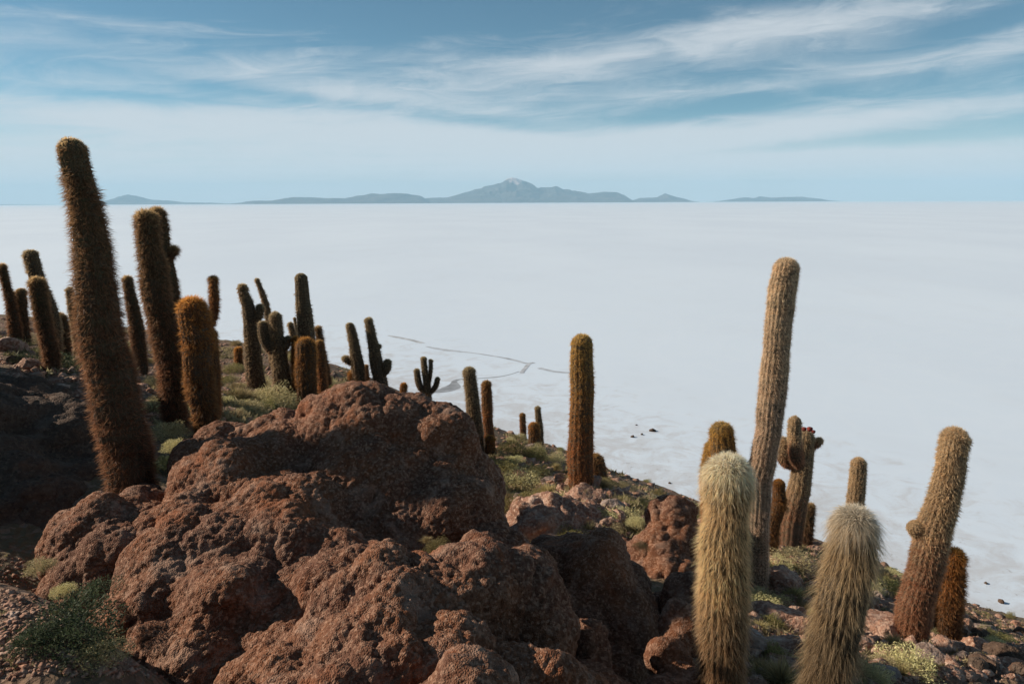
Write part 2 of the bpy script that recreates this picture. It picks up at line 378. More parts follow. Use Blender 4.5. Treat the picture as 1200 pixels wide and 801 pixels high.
# ------------------------------------------------------------------ mountains
def mountain(name, prof, d, depth, seed, snow=False):
    """prof: (px, py) skyline points of the photo; d metres away, depth metres thick"""
    pts = np.array([P(x, y, d) for x, y in prof]); n_ = int((prof[-1][0] - prof[0][0]) * 1.5) + 2
    xs = np.linspace(pts[0, 0], pts[-1, 0], n_); hz = np.interp(xs, pts[:, 0], pts[:, 2]); m_ = 48
    v = np.linspace(-1, 1, m_); Xg, Vg = np.meshgrid(xs, v, indexing='ij')
    prof_v = np.clip(1 - np.abs(Vg), 0, 1) ** 1.15
    Pn = np.stack([Xg.ravel(), Vg.ravel() * depth, np.zeros(Xg.size)], 1)
    ridg = 1 - np.abs(fbm(Pn / (depth * .35), 5, seed, .55)); ridg = ridg.reshape(Xg.shape)
    Z = hz[:, None] * prof_v * (1 - .55 * (1 - ridg) * (np.abs(Vg) * 3).clip(0, 1) * 1.6)
    Z = Z + fbm(Pn / (depth * .06), 3, seed + 5).reshape(Xg.shape) * hz[:, None] * .09
    Z[:, 0] = Z[:, -1] = -30; Z[0] = Z[-1] = -30; Z = np.where(Z < -30, -30, Z)
    V = np.stack([Xg.ravel(), (d + Vg * depth).ravel(), Z.ravel()], 1)
    i = np.arange(n_ * m_).reshape(n_, m_); Q = np.stack([i[:-1, :-1], i[1:, :-1], i[1:, 1:], i[:-1, 1:]], -1).reshape(-1, 4)
    m, t, b, o_ = material(name)
    g = t.new('ShaderNodeNewGeometry').outputs['Position']
    sx = t.new('ShaderNodeSeparateXYZ'); t.l.new(g, sx.inputs[0])
    nz = t.noise(g, .002, 5, .6)
    c = t.mix(t.sstep(nz, .4, .65), (.045, .042, .04), (.10, .08, .065))
    if snow:
        s = t.sstep(t.math('ADD', sx.outputs[2], t.math('MULTIPLY', t.math('SUBTRACT', nz, .5), 600)), 560, 640)
        c = t.mix(s, c, (.55, .42, .40))
    t.l.new(c, b.inputs['Base Color'])
    tag(obj(name, mesh_np(name, V, Q, m, smooth=False)), kind='structure')
MD = 22000
mountain('mountain', [(470, 237), (500, 232), (525, 231), (548, 224), (564, 220), (567, 218.5), (588, 213), (594, 209.5), (600, 207), (605, 208), (615, 211), (622, 214), (630, 219), (640, 220), (650, 217.5), (660, 221),
          (680, 224), (690, 226), (706, 224.5), (722, 225), (732, 229), (740, 235)], MD, 2500, 3, True)
mountain('hills', [(736, 236), (750, 232), (770, 231), (780, 226), (790, 230), (803, 233), (808, 236)], MD + 600, 1500, 8)
mountain('hills', [(275, 240), (290, 236), (300, 235), (320, 235), (340, 231), (360, 231), (385, 232), (405, 232), (435, 226), (445, 227), (470, 226), (492, 229), (505, 236)], MD - 1500, 1800, 12)
mountain('hills', [(110, 243), (124, 236), (140, 230), (150, 227.5), (158, 229), (178, 234), (195, 234.5), (215, 237), (250, 237.5), (270, 239), (290, 241)], MD + 1000, 1500, 17)
mountain('hills', [(840, 236), (860, 233), (872, 231), (885, 232), (890, 230), (905, 231.5), (915, 231), (940, 230.5), (962, 233), (970, 236)], MD + 2500, 1500, 23)
mountain('hills', [(-700, 247), (-500, 238), (-350, 230), (-200, 236), (-50, 239), (80, 240), (115, 243)], MD + 2500, 1500, 29)

# haze: one closed box of air
def haze():
    x, y0, y1, z0, z1 = 30000, -30000, 31200, -32, 790
    v = [(-x, y0, z0), (x, y0, z0), (x, y1, z0), (-x, y1, z0), (-x, y0, z1), (x, y0, z1), (x, y1, z1), (-x, y1, z1)]
    f = [(0, 3, 2, 1), (4, 5, 6, 7), (0, 1, 5, 4), (1, 2, 6, 5), (2, 3, 7, 6), (3, 0, 4, 7)]
    me = bpy.data.meshes.new('haze'); me.from_pydata(v, [], f)
    m = bpy.data.materials.new('haze air'); m.use_nodes = True; m.node_tree.nodes.clear(); t = NT(m.node_tree)
    pv = t.new('ShaderNodeVolumePrincipled'); pv.inputs['Color'].default_value = (.45, .69, .86, 1); pv.inputs['Density'].default_value = HAZE
    pv.inputs['Anisotropy'].default_value = 0.0
    o_ = t.new('ShaderNodeOutputMaterial'); t.l.new(pv.outputs[0], o_.inputs['Volume'])
    me.materials.append(m); tag(obj('haze', me), kind='stuff')
HAZE = 4.2e-5
haze()

# ------------------------------------------------------------------ boulders
_ico = {}
def ico(sub):
    if sub not in _ico:
        import bmesh
        bm = bmesh.new(); bmesh.ops.create_icosphere(bm, subdivisions=sub, radius=1)
        _ico[sub] = (np.array([v.co[:] for v in bm.verts]), np.array([[v.index for v in f.verts] for f in bm.faces])); bm.free()
    return _ico[sub]
def remeshed(V, Fc, voxel, smooth=3, sf=.5):
    me = mesh_np('tmp', V, Fc); o = bpy.data.objects.new('tmp', me); COL.objects.link(o)
    r = o.modifiers.new('r', 'REMESH'); r.mode = 'VOXEL'; r.voxel_size = voxel; r.use_smooth_shade = True
    s = o.modifiers.new('s', 'SMOOTH'); s.iterations = smooth; s.factor = sf
    dg = bpy.context.evaluated_depsgraph_get(); e = o.evaluated_get(dg)
    out = bpy.data.meshes.new_from_object(e); bpy.data.objects.remove(o)
    return out
def displace(me, amps, seed, cut=None):
    nv = len(me.vertices); co = np.empty(nv * 3, dtype=np.float32); me.vertices.foreach_get('co', co); co = co.reshape(-1, 3).astype(float)
    def normals():
        nr = np.empty(nv * 3, dtype=np.float32); me.vertex_normals.foreach_get('vector', nr); return nr.reshape(-1, 3).astype(float)
    for kind, size, amp in amps:
        nr = normals(); p = co + seed * 7.13
        if kind == 'mound':
            q = p / size + fbm(p / size * .9, 2, seed)[:, None] * .35
            w, _ = worley(q, seed + 5); h = (.45 - w * w) * amp
        elif kind == 'crack':
            q = p / size + fbm(p / size * 1.5, 2, seed + 3)[:, None] * .3
            w, w2 = worley(q, seed + 8); h = -np.clip(1 - (w2 - w) / .16, 0, 1) ** 1.5 * amp
        elif kind == 'pit':
            q = p / size + fbm(p / size * 1.8, 2, seed + 6)[:, None] * .35
            w, _ = worley(q, seed + 21); h = -np.clip((.30 - w) / .30, 0, 1) ** .7 * amp
        else: h = fbm(p / size, 4, seed + 2) * amp
        co = co + nr * h[:, None]
        me.vertices.foreach_set('co', co.astype(np.float32).ravel()); me.update()
    return me
def boulder(name, lumps, mat, label, seed, voxel=.02, amps=None, group=None, cat='rock', soft=15):
    """lumps: (px, py, depth to the FRONT of the lump, radius in photo pixels[, squash z[, stretch y]])"""
    Vs, Fs, k = [], [], 0; iv, fi = ico(4)
    for L in lumps:
        px, py, d, rp = L[:4]; sz = L[4] if len(L) > 4 else 1.; sy = L[5] if len(L) > 5 else 1.
        r = rp * d / FPX; c = P(px, py, d); v = ray(px, py); v = v / np.linalg.norm(v); c = c + v * r * .8 * sy
        Vs.append(iv * np.array([r, r * sy, r * sz]) + c); Fs.append(fi + k); k += len(iv)
    V = np.concatenate(Vs); base = V.mean(0).copy(); base[2] = V[:, 2].min() + .3
    me = remeshed(V - base, np.concatenate(Fs), max(.045, voxel * 2.2), soft, .7)
    nv = len(me.vertices); co = np.empty(nv * 3, dtype=np.float32); me.vertices.foreach_get('co', co)
    me.calc_loop_triangles(); tr = np.empty(len(me.loop_triangles) * 3, dtype=np.int32); me.loop_triangles.foreach_get('vertices', tr)
    bpy.data.meshes.remove(me); me = remeshed(co.reshape(-1, 3), tr.reshape(-1, 3), voxel, 2, .5); me.name = name
    displace(me, amps or (('noise', .9, .12), ('mound', .50, .17), ('mound', .27, .075), ('noise', .22, .02), ('pit', .5, .045), ('mound', .10, .018), ('mound', .042, .029), ('mound', .02, .007)), seed)
    me.materials.clear(); me.materials.append(mat)
    me.polygons.foreach_set('use_smooth', np.ones(len(me.polygons), dtype=bool))
    return tag(obj(name, me, loc=base), label, cat, group)
boulder('boulder', [(432, 550, 6.05, 95), (372, 565, 6.2, 85), (310, 590, 5.8, 98), (262, 590, 5.5, 72), (220, 640, 5.1, 66), (500, 584, 5.9, 88), (530, 630, 5.5, 72), (560, 685, 5.3, 80), (480, 660, 5.4, 100), (430, 600, 5.7, 110),
    (400, 650, 5.4, 120), (320, 670, 4.95, 135), (260, 700, 4.6, 125), (215, 720, 4.4, 88), (215, 790, 4.1, 84), (290, 780, 4.05, 160), (380, 760, 4.2, 150), (215, 880, 3.8, 90), (300, 900, 3.5, 180), (450, 850, 3.8, 150), (262, 545, 6.2, 52), (395, 502, 6.4, 38), (600, 712, 5.25, 74), (480, 780, 4.6, 120),
    (350, 520, 6.6, 42, .8), (300, 530, 6.3, 42, .8), (340, 640, 4.75, 50), (395, 700, 4.3, 60), (215, 660, 4.75, 45), (280, 720, 4.1, 60), (180, 720, 4.3, 50), (345, 800, 3.75, 70), (450, 575, 5.7, 45), (522, 520, 6.1, 36), (475, 514, 6.2, 40), (440, 500, 6.2, 46), (250, 780, 3.9, 60), (420, 480, 6.3, 26)],
    M['coral'], 'huge rust brown grainy boulder filling the foreground below the cacti', 1, .0135)
boulder('boulder', [(520, 780, 3.9, 140), (450, 760, 3.7, 115), (450, 715, 3.75, 76), (400, 745, 3.7, 65), (505, 735, 3.85, 80), (560, 700, 4.1, 58), (470, 675, 4.1, 38), (600, 705, 4.2, 56), (610, 750, 4.1, 62), (440, 800, 3.3, 100), (540, 820, 3.3, 110), (350, 830, 3.3, 80), (640, 830, 3.5, 70),
    (455, 660, 4.2, 28), (560, 655, 4.6, 24), (620, 660, 4.9, 24)],
    M['coral'], 'low rounded grainy boulder at the bottom centre in front of the huge boulder', 2, .012)
boulder('boulder', [(145, 662, 5.0, 86), (130, 636, 5.1, 62), (105, 645, 5.1, 50), (160, 610, 5.6, 46), (185, 640, 5.3, 50), (140, 690, 4.9, 60), (95, 690, 4.9, 36), (160, 740, 4.6, 50)],
    M['coral'], 'smaller rust brown boulder leaning on the left side of the huge boulder', 3, .014)
boulder('boulder', [(690, 690, 5.95, 68), (650, 680, 6.1, 56), (715, 735, 5.75, 58), (700, 790, 5.4, 80), (640, 760, 5.5, 90), (733, 700, 5.95, 40), (660, 850, 5.0, 120), (735, 790, 5.5, 46), (700, 655, 6.1, 38), (590, 720, 6.0, 70)],
    M['coral'], 'tall boulder in deep shade between the huge boulder and the fuzzy white cactus', 4, .025)
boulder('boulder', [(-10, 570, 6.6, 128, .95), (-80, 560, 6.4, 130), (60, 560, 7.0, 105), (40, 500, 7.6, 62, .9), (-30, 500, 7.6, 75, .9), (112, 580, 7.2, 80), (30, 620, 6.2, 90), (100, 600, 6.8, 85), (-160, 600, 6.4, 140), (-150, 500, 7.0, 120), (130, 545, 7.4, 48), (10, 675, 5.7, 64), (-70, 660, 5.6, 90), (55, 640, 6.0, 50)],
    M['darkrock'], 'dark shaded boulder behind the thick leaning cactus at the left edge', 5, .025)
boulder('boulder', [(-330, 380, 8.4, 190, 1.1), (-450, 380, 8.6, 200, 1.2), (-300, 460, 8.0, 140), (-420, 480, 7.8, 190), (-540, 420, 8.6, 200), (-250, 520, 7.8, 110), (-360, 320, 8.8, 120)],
    M['darkrock'], 'unseen dark outcrop added beyond the left edge to cast shade', 55, .04)  # out of view, added to throw shade on the rocks at the left edge
ROUGH = (('noise', .5, .16), ('mound', .26, .12), ('noise', .16, .05), ('mound', .08, .035), ('noise', .04, .02))
boulder('boulder', [(640, 625, 9.4, 50), (612, 645, 9.4, 40), (672, 630, 9.6, 46), (705, 655, 9.2, 42), (660, 670, 9.0, 60), (630, 600, 10, 24), (715, 630, 9.6, 26), (690, 612, 10, 24)],
    M['pinkrock'], 'orange brown boulder below the cactus in the middle', 6, .022, ROUGH)
boulder('boulder', [(785, 650, 8.6, 42), (790, 612, 8.8, 30), (780, 690, 8.2, 44), (762, 655, 8.5, 28), (745, 690, 8.3, 34), (775, 600, 9.0, 22), (800, 660, 8.6, 28), (735, 650, 8.8, 22)],
    M['coral'], 'upright rock with a dark shaded side left of the pale furry cactus', 7, .022, ROUGH)
boulder('boulder', [(795, 735, 5.2, 40), (805, 705, 6.0, 40), (770, 722, 6.2, 34), (830, 700, 6.3, 34), (775, 775, 4.9, 30), (815, 745, 5.4, 26), (800, 810, 4.7, 45), (775, 830, 4.5, 35)],
    M['coral'], 'knobbly brown boulder beside the base of the fuzzy white cactus', 8, .02)
boulder('boulder', [(688, 750, 4.8, 26), (695, 775, 4.7, 26), (690, 810, 4.4, 34), (700, 840, 4.2, 50)], M['coral'], 'pinkish knob of rock sticking out of the shade at the bottom edge', 9, .02)
boulder('boulder', [(540, 900, 2.9, 120), (535, 795, 3.0, 30), (560, 830, 2.9, 60), (500, 860, 2.9, 60)], M['coral'], 'small grainy knob of rock at the very bottom of the photo', 10, .017)

# landmarks of the photo by which the labels of scattered things are told apart
LM = [((152, 548), 'thick leaning cactus'), ((212, 500), 'tall straight dark cactus'), ((243, 506), 'stout orange crowned cactus'), ((30, 400), 'left edge cacti'), ((300, 462), 'kinked dark cactus'), ((332, 462), 'trident cactus'), ((360, 474), 'orange crowned group'),
      ((279, 428), 'small lone orange cactus'), ((420, 456), 'stub armed cactus'), ((559, 520), 'cactus pair behind boulder'), ((575, 530), 'orange stub cactus'), ((630, 531), 'twin shore cacti'), ((613, 512), 'lone shore cactus'),
      ((678, 574), 'straight middle cactus'), ((702, 570), 'dome shaped cactus'), ((650, 620), 'orange brown boulder'), ((780, 650), 'upright shaded rock'), ((836, 640), 'golden orange cactus'), ((888, 720), 'tallest tan cactus'), ((928, 645), 'red flowered branching cactus'), ((1003, 650), 'small tan cactus'),
      ((846, 770), 'pale furry cactus'), ((975, 760), 'shaggy white headed cactus'), ((1064, 750), 'two toned leaning cactus'), ((1108, 750), 'shaggy orange cactus'), ((1180, 730), 'right edge shoreline'), ((1160, 795), 'bottom right corner'), ((920, 795), 'gap between furry cacti')]
def where(x, y, z):
    v = np.array([x, y, z - CAMH]); dz = v @ F; px = 600 + FPX * (v @ RR) / dz; py = 400.5 - FPX * (v @ UU) / dz
    (lx, ly), nm = min(LM, key=lambda q: math.hypot(q[0][0] - px, 1.6 * (q[0][1] - py))); dx, dy = px - lx, py - ly
    if math.hypot(dx, dy) > 95: return 'standing apart from the ' + nm
    far_ = 'well ' if math.hypot(dx, dy) > 42 else 'just '
    if nm.startswith('gap') or nm.endswith('corner'): return ('upper part of the ' if dy < 0 else 'lower part of the ') + nm
    if abs(dx) > 2.2 * abs(dy): return far_ + ('right of the ' if dx > 0 else 'left of the ') + nm
    if abs(dy) > 2.2 * abs(dx): return far_ + ('below the ' if dy > 0 else 'behind the ') + nm
    return far_ + ('below and ' if dy > 0 else 'behind and ') + ('right of the ' if dx > 0 else 'left of the ') + nm
# stones: a few shapes, many copies
def stone_mesh(seed, mat, size=1.0, angular=True):
    r = np.random.default_rng(seed); iv, fi = ico(5)
    V = iv.copy()
    for k in range(9 if angular else 4):
        nrm = r.normal(size=3); nrm /= np.linalg.norm(nrm); dd = .55 + .35 * r.random()
        h = V @ nrm - dd; V = V - np.where(h > 0, h, 0)[:, None] * nrm * .92
    V = V * (1 + .16 * fbm(iv * 1.7 + seed, 3, seed)[:, None] + .12 * fbm(iv * 5 + seed, 4, seed + 1, .65)[:, None]); w, _ = worley(iv * 3.2 + seed, seed)
    V = V * (1 + .08 * (.4 - w)[:, None]); V = V * np.array([1, .6 + .4 * r.random(), .5 + .3 * r.random()])
    return mesh_np('rock', V, fi, mat, smooth=True)
stones = {m: [stone_mesh(100 + 7 * k + j * 31, M[m]) for k in range(5)] for j, m in enumerate(('pinkrock', 'greyrock', 'darkrock'))}
def put_stone(x, y, s, mats, label, group, z=None, name='rock', cat='rock'):
    m = random.choice(mats); me = random.choice(stones[m])
    zz = terrain_z([x], [y])[0] if z is None else z
    o = obj(name, me, loc=(x, y, zz + s * .12)); o.scale = (s * random.uniform(.85, 1.2),) * 2 + (s * random.uniform(.8, 1.2),)
    o.rotation_euler = (random.uniform(-.35, .35), random.uniform(-.35, .35), random.uniform(0, 6.28))
    if label == 'auto':
        label = ('large ' if s > .2 else 'medium ' if s > .11 else 'small ') + {'pinkrock': 'pinkish', 'greyrock': 'greyish', 'darkrock': 'dark'}[m] + ' rock ' + where(x, y, zz)
    return tag(o, label, cat, group)
def pixel_ground(px, py):
    """first terrain hit along the view ray of a photo pixel"""
    v = ray(px, py); v = v / v[1]; d = np.exp(np.linspace(math.log(3.2), math.log(60), 500)); X = v[0] * d; Z = CAMH + v[2] * d
    z = terrain_z(X, d, False); h = np.where(Z < z)[0]
    return (X[h[0]], d[h[0]]) if len(h) and z[h[0]] > -.1 else None
def scatter(n_, box, smin, smax, mats, label, group, accept=None):
    k = 0; tries = 0
    while k < n_ and tries < n_ * 8:
        tries += 1; px = random.uniform(box[0], box[2]); py = random.uniform(box[1], box[3])
        if accept and not accept(px, py): continue
        g = pixel_ground(px, py)
        if g is None: continue
        s = random.uniform(smin, smax) ** 1.0 * (.7 + .6 * random.random() ** 2)
        put_stone(g[0], g[1], s, mats, label, group); k += 1
def below(line):
    xs = [p[0] for p in line]; ys = [p[1] for p in line]
    return lambda px, py: py > np.interp(px, xs, ys)
scatter(80, (590, 500, 830, 650), .06, .30, ['pinkrock', 'pinkrock', 'pinkrock', 'greyrock'], 'auto', 'rocks on the middle slope')
scatter(95, (860, 600, 1200, 801), .04, .24, ['pinkrock', 'pinkrock', 'pinkrock', 'greyrock'], 'auto', 'rocks on the right slope')
scatter(32, (1110, 700, 1200, 790), .08, .22, ['greyrock', 'darkrock', 'pinkrock'], 'auto', 'rubble stones at the right edge')
scatter(30, (180, 395, 420, 490), .07, .24, ['pinkrock', 'greyrock', 'pinkrock'], 'auto', 'rocks on the left slope')
scatter(14, (0, 375, 180, 440), .10, .30, ['darkrock', 'pinkrock'], 'auto', 'rocks on the far left ridge')
for (px, py, s, lab) in ((1185, 716, .50, 'reddish stone, largest on the shoreline at the right edge'), (1128, 706, .28, 'small round brown stone on the shore beside the leaning cactus'), (1150, 708, .33, 'dark stone on the shore near the right edge')):
    d = shore_d(px, py) * .93; p = P(px, py, d); put_stone(p[0], p[1], s, ['pinkrock'] if 'red' in lab or 'brown' in lab else ['darkrock'], lab, 'stones on the shoreline')
for (px, py, s) in ((915, 735, .30), (935, 745, .22), (910, 760, .26), (893, 680, .30), (920, 690, .34), (905, 665, .2), (935, 665, .25), (1035, 655, .35), (1060, 640, .3), (1010, 760, .22), (1035, 740, .3), (1100, 765, .18), (1140, 770, .2)):
    g = pixel_ground(px, py)
    if g: put_stone(g[0], g[1], s, ['pinkrock'], 'auto', 'rocks on the right slope')
# dark stones on the salt
for (px, py, s) in ((765, 505, .40), (741, 512, .20), (752, 509, .15), (808, 589, .28), (785, 566, .13), (1155, 683, .12), (1172, 705, .22), (746, 498, .13), (690, 540, .18)):
    p = salt_pt(px, py); put_stone(p[0], p[1], s, ['darkrock'], 'dark stone lying alone on the white salt', 'dark stones on the salt', z=0)

# small loose stones nobody could count, one object each
def loose(name, boxes, mat, kind='gravel'):
    iv, fi = ico(1); Vs, Fs, k = [], [], 0
    for (box, n_, s0, s1) in boxes:
        px = rng.uniform(box[0], box[2], n_); py = rng.uniform(box[1], box[3], n_)
        for a, b in zip(px, py):
            v = ray(a, b); v = v / v[1]; X = v[0] * DD; Z = CAMH + v[2] * DD
            zi = GRID(X, DD); h = np.argmax(Z < zi)
            if not Z[h] < zi[h] or zi[h] < .05: continue
            x, y = X[h], DD[h]; sz = rng.uniform(s0, s1) * (.5 + 1.2 * rng.random() ** 3)
            w = iv * (1 + .35 * rng.normal(size=(len(iv), 1))) * np.array([1, .8, .6]) * sz
            t_ = rng.uniform(0, 6.28); w = w @ np.array([[math.cos(t_), -math.sin(t_), 0], [math.sin(t_), math.cos(t_), 0], [0, 0, 1]])
            Vs.append(w + np.array([x, y, 0])); Fs.append(fi + k); k += len(iv)
    V = np.concatenate(Vs); cen = V.reshape(-1, len(iv), 3).mean(1); V[:, 2] += np.repeat(terrain_z(cen[:, 0], cen[:, 1]), len(iv))
    tag(obj(name, mesh_np(name, V, np.concatenate(Fs), mat)), 'loose reddish brown pebbles and grit strewn over the stony slope', 'gravel', kind='stuff')
DD = np.exp(np.linspace(math.log(2.4), math.log(62), 420))
_gx = np.radians(np.arange(-40, 40.1, .5)); _gl = np.linspace(math.log(2.2), math.log(70), 240)
_A, _L = np.meshgrid(_gx, _gl, indexing='ij'); _Z = terrain_z((np.sin(_A) * np.exp(_L)).ravel(), (np.cos(_A) * np.exp(_L)).ravel(), False).reshape(_A.shape)
def GRID(X, Y):
    """terrain height looked up in a coarse table"""
    a = (np.arctan2(X, Y) - _gx[0]) / (_gx[1] - _gx[0]); l = (np.log(np.hypot(X, Y)) - _gl[0]) / (_gl[1] - _gl[0])
    a = np.clip(a, 0, len(_gx) - 1.01); l = np.clip(l, 0, len(_gl) - 1.01); i = a.astype(int); j = l.astype(int); fa = a - i; fl = l - j
    return _Z[i, j] * (1 - fa) * (1 - fl) + _Z[i + 1, j] * fa * (1 - fl) + _Z[i, j + 1] * (1 - fa) * fl + _Z[i + 1, j + 1] * fa * fl
loose('gravel', [((0, 660, 300, 801), 4500, .006, .02), ((580, 500, 840, 640), 3200, .03, .11), ((855, 600, 1200, 801), 7500, .02, .075), ((0, 375, 420, 500), 3200, .03, .09)], M['pinkrock'])
# ------------------------------------------------------------------ plants
def bush_mesh(name, seed, n_, leaf, c1, c2, upright=.3, height=.8, blades=False, spread=1.):
    r = np.random.default_rng(seed); d = r.normal(size=(n_, 3)); d[:, 2] = np.abs(d[:, 2]) * (1 + upright); d /= np.linalg.norm(d, axis=1)[:, None]
    lump = 1 + .45 * fbm(d * 2.2 + seed, 2, seed)
    if blades:
        L = (lump * (.6 + .4 * r.random(n_)))[:, None]; root = np.stack([d[:, 0] * .22, d[:, 1] * .22, np.zeros(n_)], 1) * r.random((n_, 1))
        tip = root + d * np.array([spread, spread, height]) * L; mid = (root + tip) / 2 + np.array([0, 0, .12]) * L
        side = np.cross(d, r.normal(size=(n_, 3))); side /= np.linalg.norm(side, axis=1)[:, None]; w = leaf
        V = np.stack([root - side * w, root + side * w, mid + side * w * .8, mid - side * w * .8, tip, tip], 1)[:, :5].reshape(-1, 3)
        b = np.arange(n_) * 5; Fc = np.concatenate([np.stack([b, b + 1, b + 2], 1), np.stack([b, b + 2, b + 3], 1), np.stack([b + 3, b + 2, b + 4], 1)])
        rep = 5
    else:
        rad = (r.random(n_) ** .38 * lump)[:, None]; c = d * np.array([spread, spread, height]) * rad
        a = d + r.normal(size=(n_, 3)) * .7; a /= np.linalg.norm(a, axis=1)[:, None]; s = np.cross(a, r.normal(size=(n_, 3))); s /= np.linalg.norm(s, axis=1)[:, None]
        l_ = leaf * (.6 + .8 * r.random((n_, 1)))
        V = np.stack([c - a * l_, c + s * l_ * .28, c + a * l_, c - s * l_ * .28], 1).reshape(-1, 3)
        b = np.arange(n_) * 4; Fc = np.concatenate([np.stack([b, b + 1, b + 2], 1), np.stack([b, b + 2, b + 3], 1)]); rep = 4
    k = r.random((n_, 1)); cc = np.array(c1) * (1 - k) + np.array(c2) * k; cc = cc * (.7 + .6 * r.random((n_, 1)))
    return mesh_np(name, V, Fc, M['leaf'], col=np.repeat(cc, rep, 0))
BUSH = {
 'grey': [bush_mesh('shrub', 11 + k, 4200, .042, (.38, .33, .15), (.66, .56, .31), .1, .8) for k in range(3)],
 'green': [bush_mesh('shrub', 21 + k, 3600, .045, (.16, .145, .055), (.34, .28, .11), .3, .85) for k in range(3)],
 'grass': [bush_mesh('grass_tuft', 31 + k, 700, .012, (.30, .235, .11), (.50, .39, .20), .9, 1.0, True) for k in range(3)],
 'dark': [bush_mesh('shrub', 41 + k, 2200, .05, (.035, .052, .026), (.085, .10, .05), .3, .8) for k in range(3)],
}
def put_bush(x, y, s, kind, label, group=None, z=None, sink=.04):
    me = random.choice(BUSH[kind]); zz = terrain_z([x], [y])[0] if z is None else z
    o = obj('grass_tuft' if kind == 'grass' else 'shrub', me, loc=(x, y, zz - s * sink)); o.scale = (s * random.uniform(.85, 1.2), s * random.uniform(.85, 1.2), s * random.uniform(.7, 1.05))
    o.rotation_euler = (0, 0, random.uniform(0, 6.28))
    if label == 'auto': label = {'grey': 'pale rounded shrub ', 'green': 'olive shrub ', 'grass': 'dry grass tuft ', 'dark': 'dark green shrub '}[kind] + where(x, y, zz)
    return tag(o, label, 'grass tuft' if kind == 'grass' else 'shrub', group)
def bush_px(px, py, spx, kind, label, group=None):
    g = pixel_ground(px, py)
    if g is None: return
    put_bush(g[0], g[1], spx * 1.3 * g[1] / FPX, kind, label, group)
def bush_at(px, py, d, spx, kind, label, group=None, sink=.3):
    p = P(px, py, d); put_bush(p[0], p[1], spx * d / FPX, kind, label, group, z=p[2], sink=sink)
def ground_cover(boxes):
    """short dry grass and creeping plants, one mass"""
    Vs, Cs = [], []
    for (box, n_, s0, s1, c1, c2) in boxes:
        px = rng.uniform(box[0], box[2], n_); py = rng.uniform(box[1], box[3], n_)
        for a, b in zip(px, py):
            if vnoise(np.array([[a / 38., b / 16., 2.]]), 4)[0] < -.05: continue
            v = ray(a, b); v = v / v[1]; X = v[0] * DD; Z = CAMH + v[2] * DD; zi = GRID(X, DD); h = np.argmax(Z < zi)
            if not Z[h] < zi[h] or zi[h] < .3: continue
            m = 14; r = rng.uniform(s0, s1); d = rng.normal(size=(m, 3)); d[:, 2] = abs(d[:, 2]) + .6; d /= np.linalg.norm(d, axis=1)[:, None]
            base = np.array([X[h], DD[h], 0]) + rng.normal(size=(m, 3)) * np.array([r, r, 0]) * .5; side = np.cross(d, rng.normal(size=(m, 3))) * r * .12
            Vs.append(np.stack([base - side, base + side, base + d * r * rng.uniform(.6, 1.2, (m, 1))], 1).reshape(-1, 3))
            k = rng.random(); Cs.append(np.repeat(((np.array(c1) * k + np.array(c2) * (1 - k)) * rng.uniform(.7, 1.3))[None], m * 3, 0))
    V = np.concatenate(Vs); V[:, 2] += np.repeat(terrain_z(V[0::42, 0], V[0::42, 1]), 42) - .01
    tag(obj('ground_cover', mesh_np('ground_cover', V, np.arange(len(V)).reshape(-1, 3), M['leaf'], col=np.concatenate(Cs))), 'short dry yellow green growth between the stones', 'grass', kind='stuff')
ground_cover([((0, 660, 280, 801), 1500, .010, .03, (.22, .20, .09), (.36, .30, .15)), ((180, 395, 420, 500), 2600, .06, .16, (.20, .165, .08), (.40, .32, .18)), ((0, 375, 180, 440), 400, .06, .16, (.16, .15, .07), (.30, .26, .14)),
    ((575, 500, 840, 640), 2600, .06, .16, (.20, .165, .08), (.40, .32, .18)), ((855, 600, 1200, 801), 2800, .04, .11, (.20, .16, .08), (.38, .30, .17))])
G1 = 'shrubs and tufts on the left slope'
for px, py, s, k, lab in ((318, 478, 24, 'grey', 'round yellow green shrub at the foot of the orange topped cactus group'), (290, 484, 20, 'grey', 'pale shrub just left of the round yellow green shrub'),
        (275, 495, 15, 'grass', 'yellow grass tuft on the upper left edge of the huge boulder'), (266, 470, 17, 'green', 'green shrub right of the big orange cactus'), (200, 516, 20, 'grey', 'pale shrub at the foot of the tall pair of cacti'),
        (192, 545, 18, 'dark', 'dark green tuft right of the thick leaning cactus base'), (184, 480, 14, 'grey', 'small pale shrub between the leaning cactus and the tall pair'), (178, 452, 12, 'grey', 'small greyish shrub behind the leaning cactus'),
        (64, 432, 22, 'dark', 'dusky shrub on the ridge at the left edge'), (275, 435, 12, 'green', 'shrub in front of the small orange cactus on the left slope'), (305, 455, 14, 'grey', 'shrub right of the forked tall cactus')):
    bush_px(px, py, s, k, lab)
bush_at(200, 540, 6.6, 22, 'dark', 'bushy dark green plant in the gap above the huge boulder'); bush_at(205, 522, 6.9, 18, 'grey', 'pale yellow green shrub just above the dark bushy plant')
def scatter_b(n_, box, smin, smax, kinds, label, group, accept=None):
    k = 0; tries = 0
    while k < n_ and tries < n_ * 8:
        tries += 1; px = random.uniform(box[0], box[2]); py = random.uniform(box[1], box[3]); g = pixel_ground(px, py)
        if g is None or (accept and not accept(px, py)): continue
        kind = random.choice(kinds)
        put_bush(g[0], g[1], random.uniform(smin, smax), kind, label, group); k += 1
scatter_b(80, (180, 398, 420, 492), .12, .38, ['grey', 'green', 'grass', 'grey'], 'auto', 'low plants on the left slope')
scatter_b(20, (0, 380, 180, 440), .15, .4, ['green', 'dark', 'grey'], 'auto', 'low plants on the far left ridge')
scatter_b(80, (575, 505, 830, 640), .10, .34, ['grey', 'green', 'grass', 'grey'], 'auto', 'low plants on the middle slope')
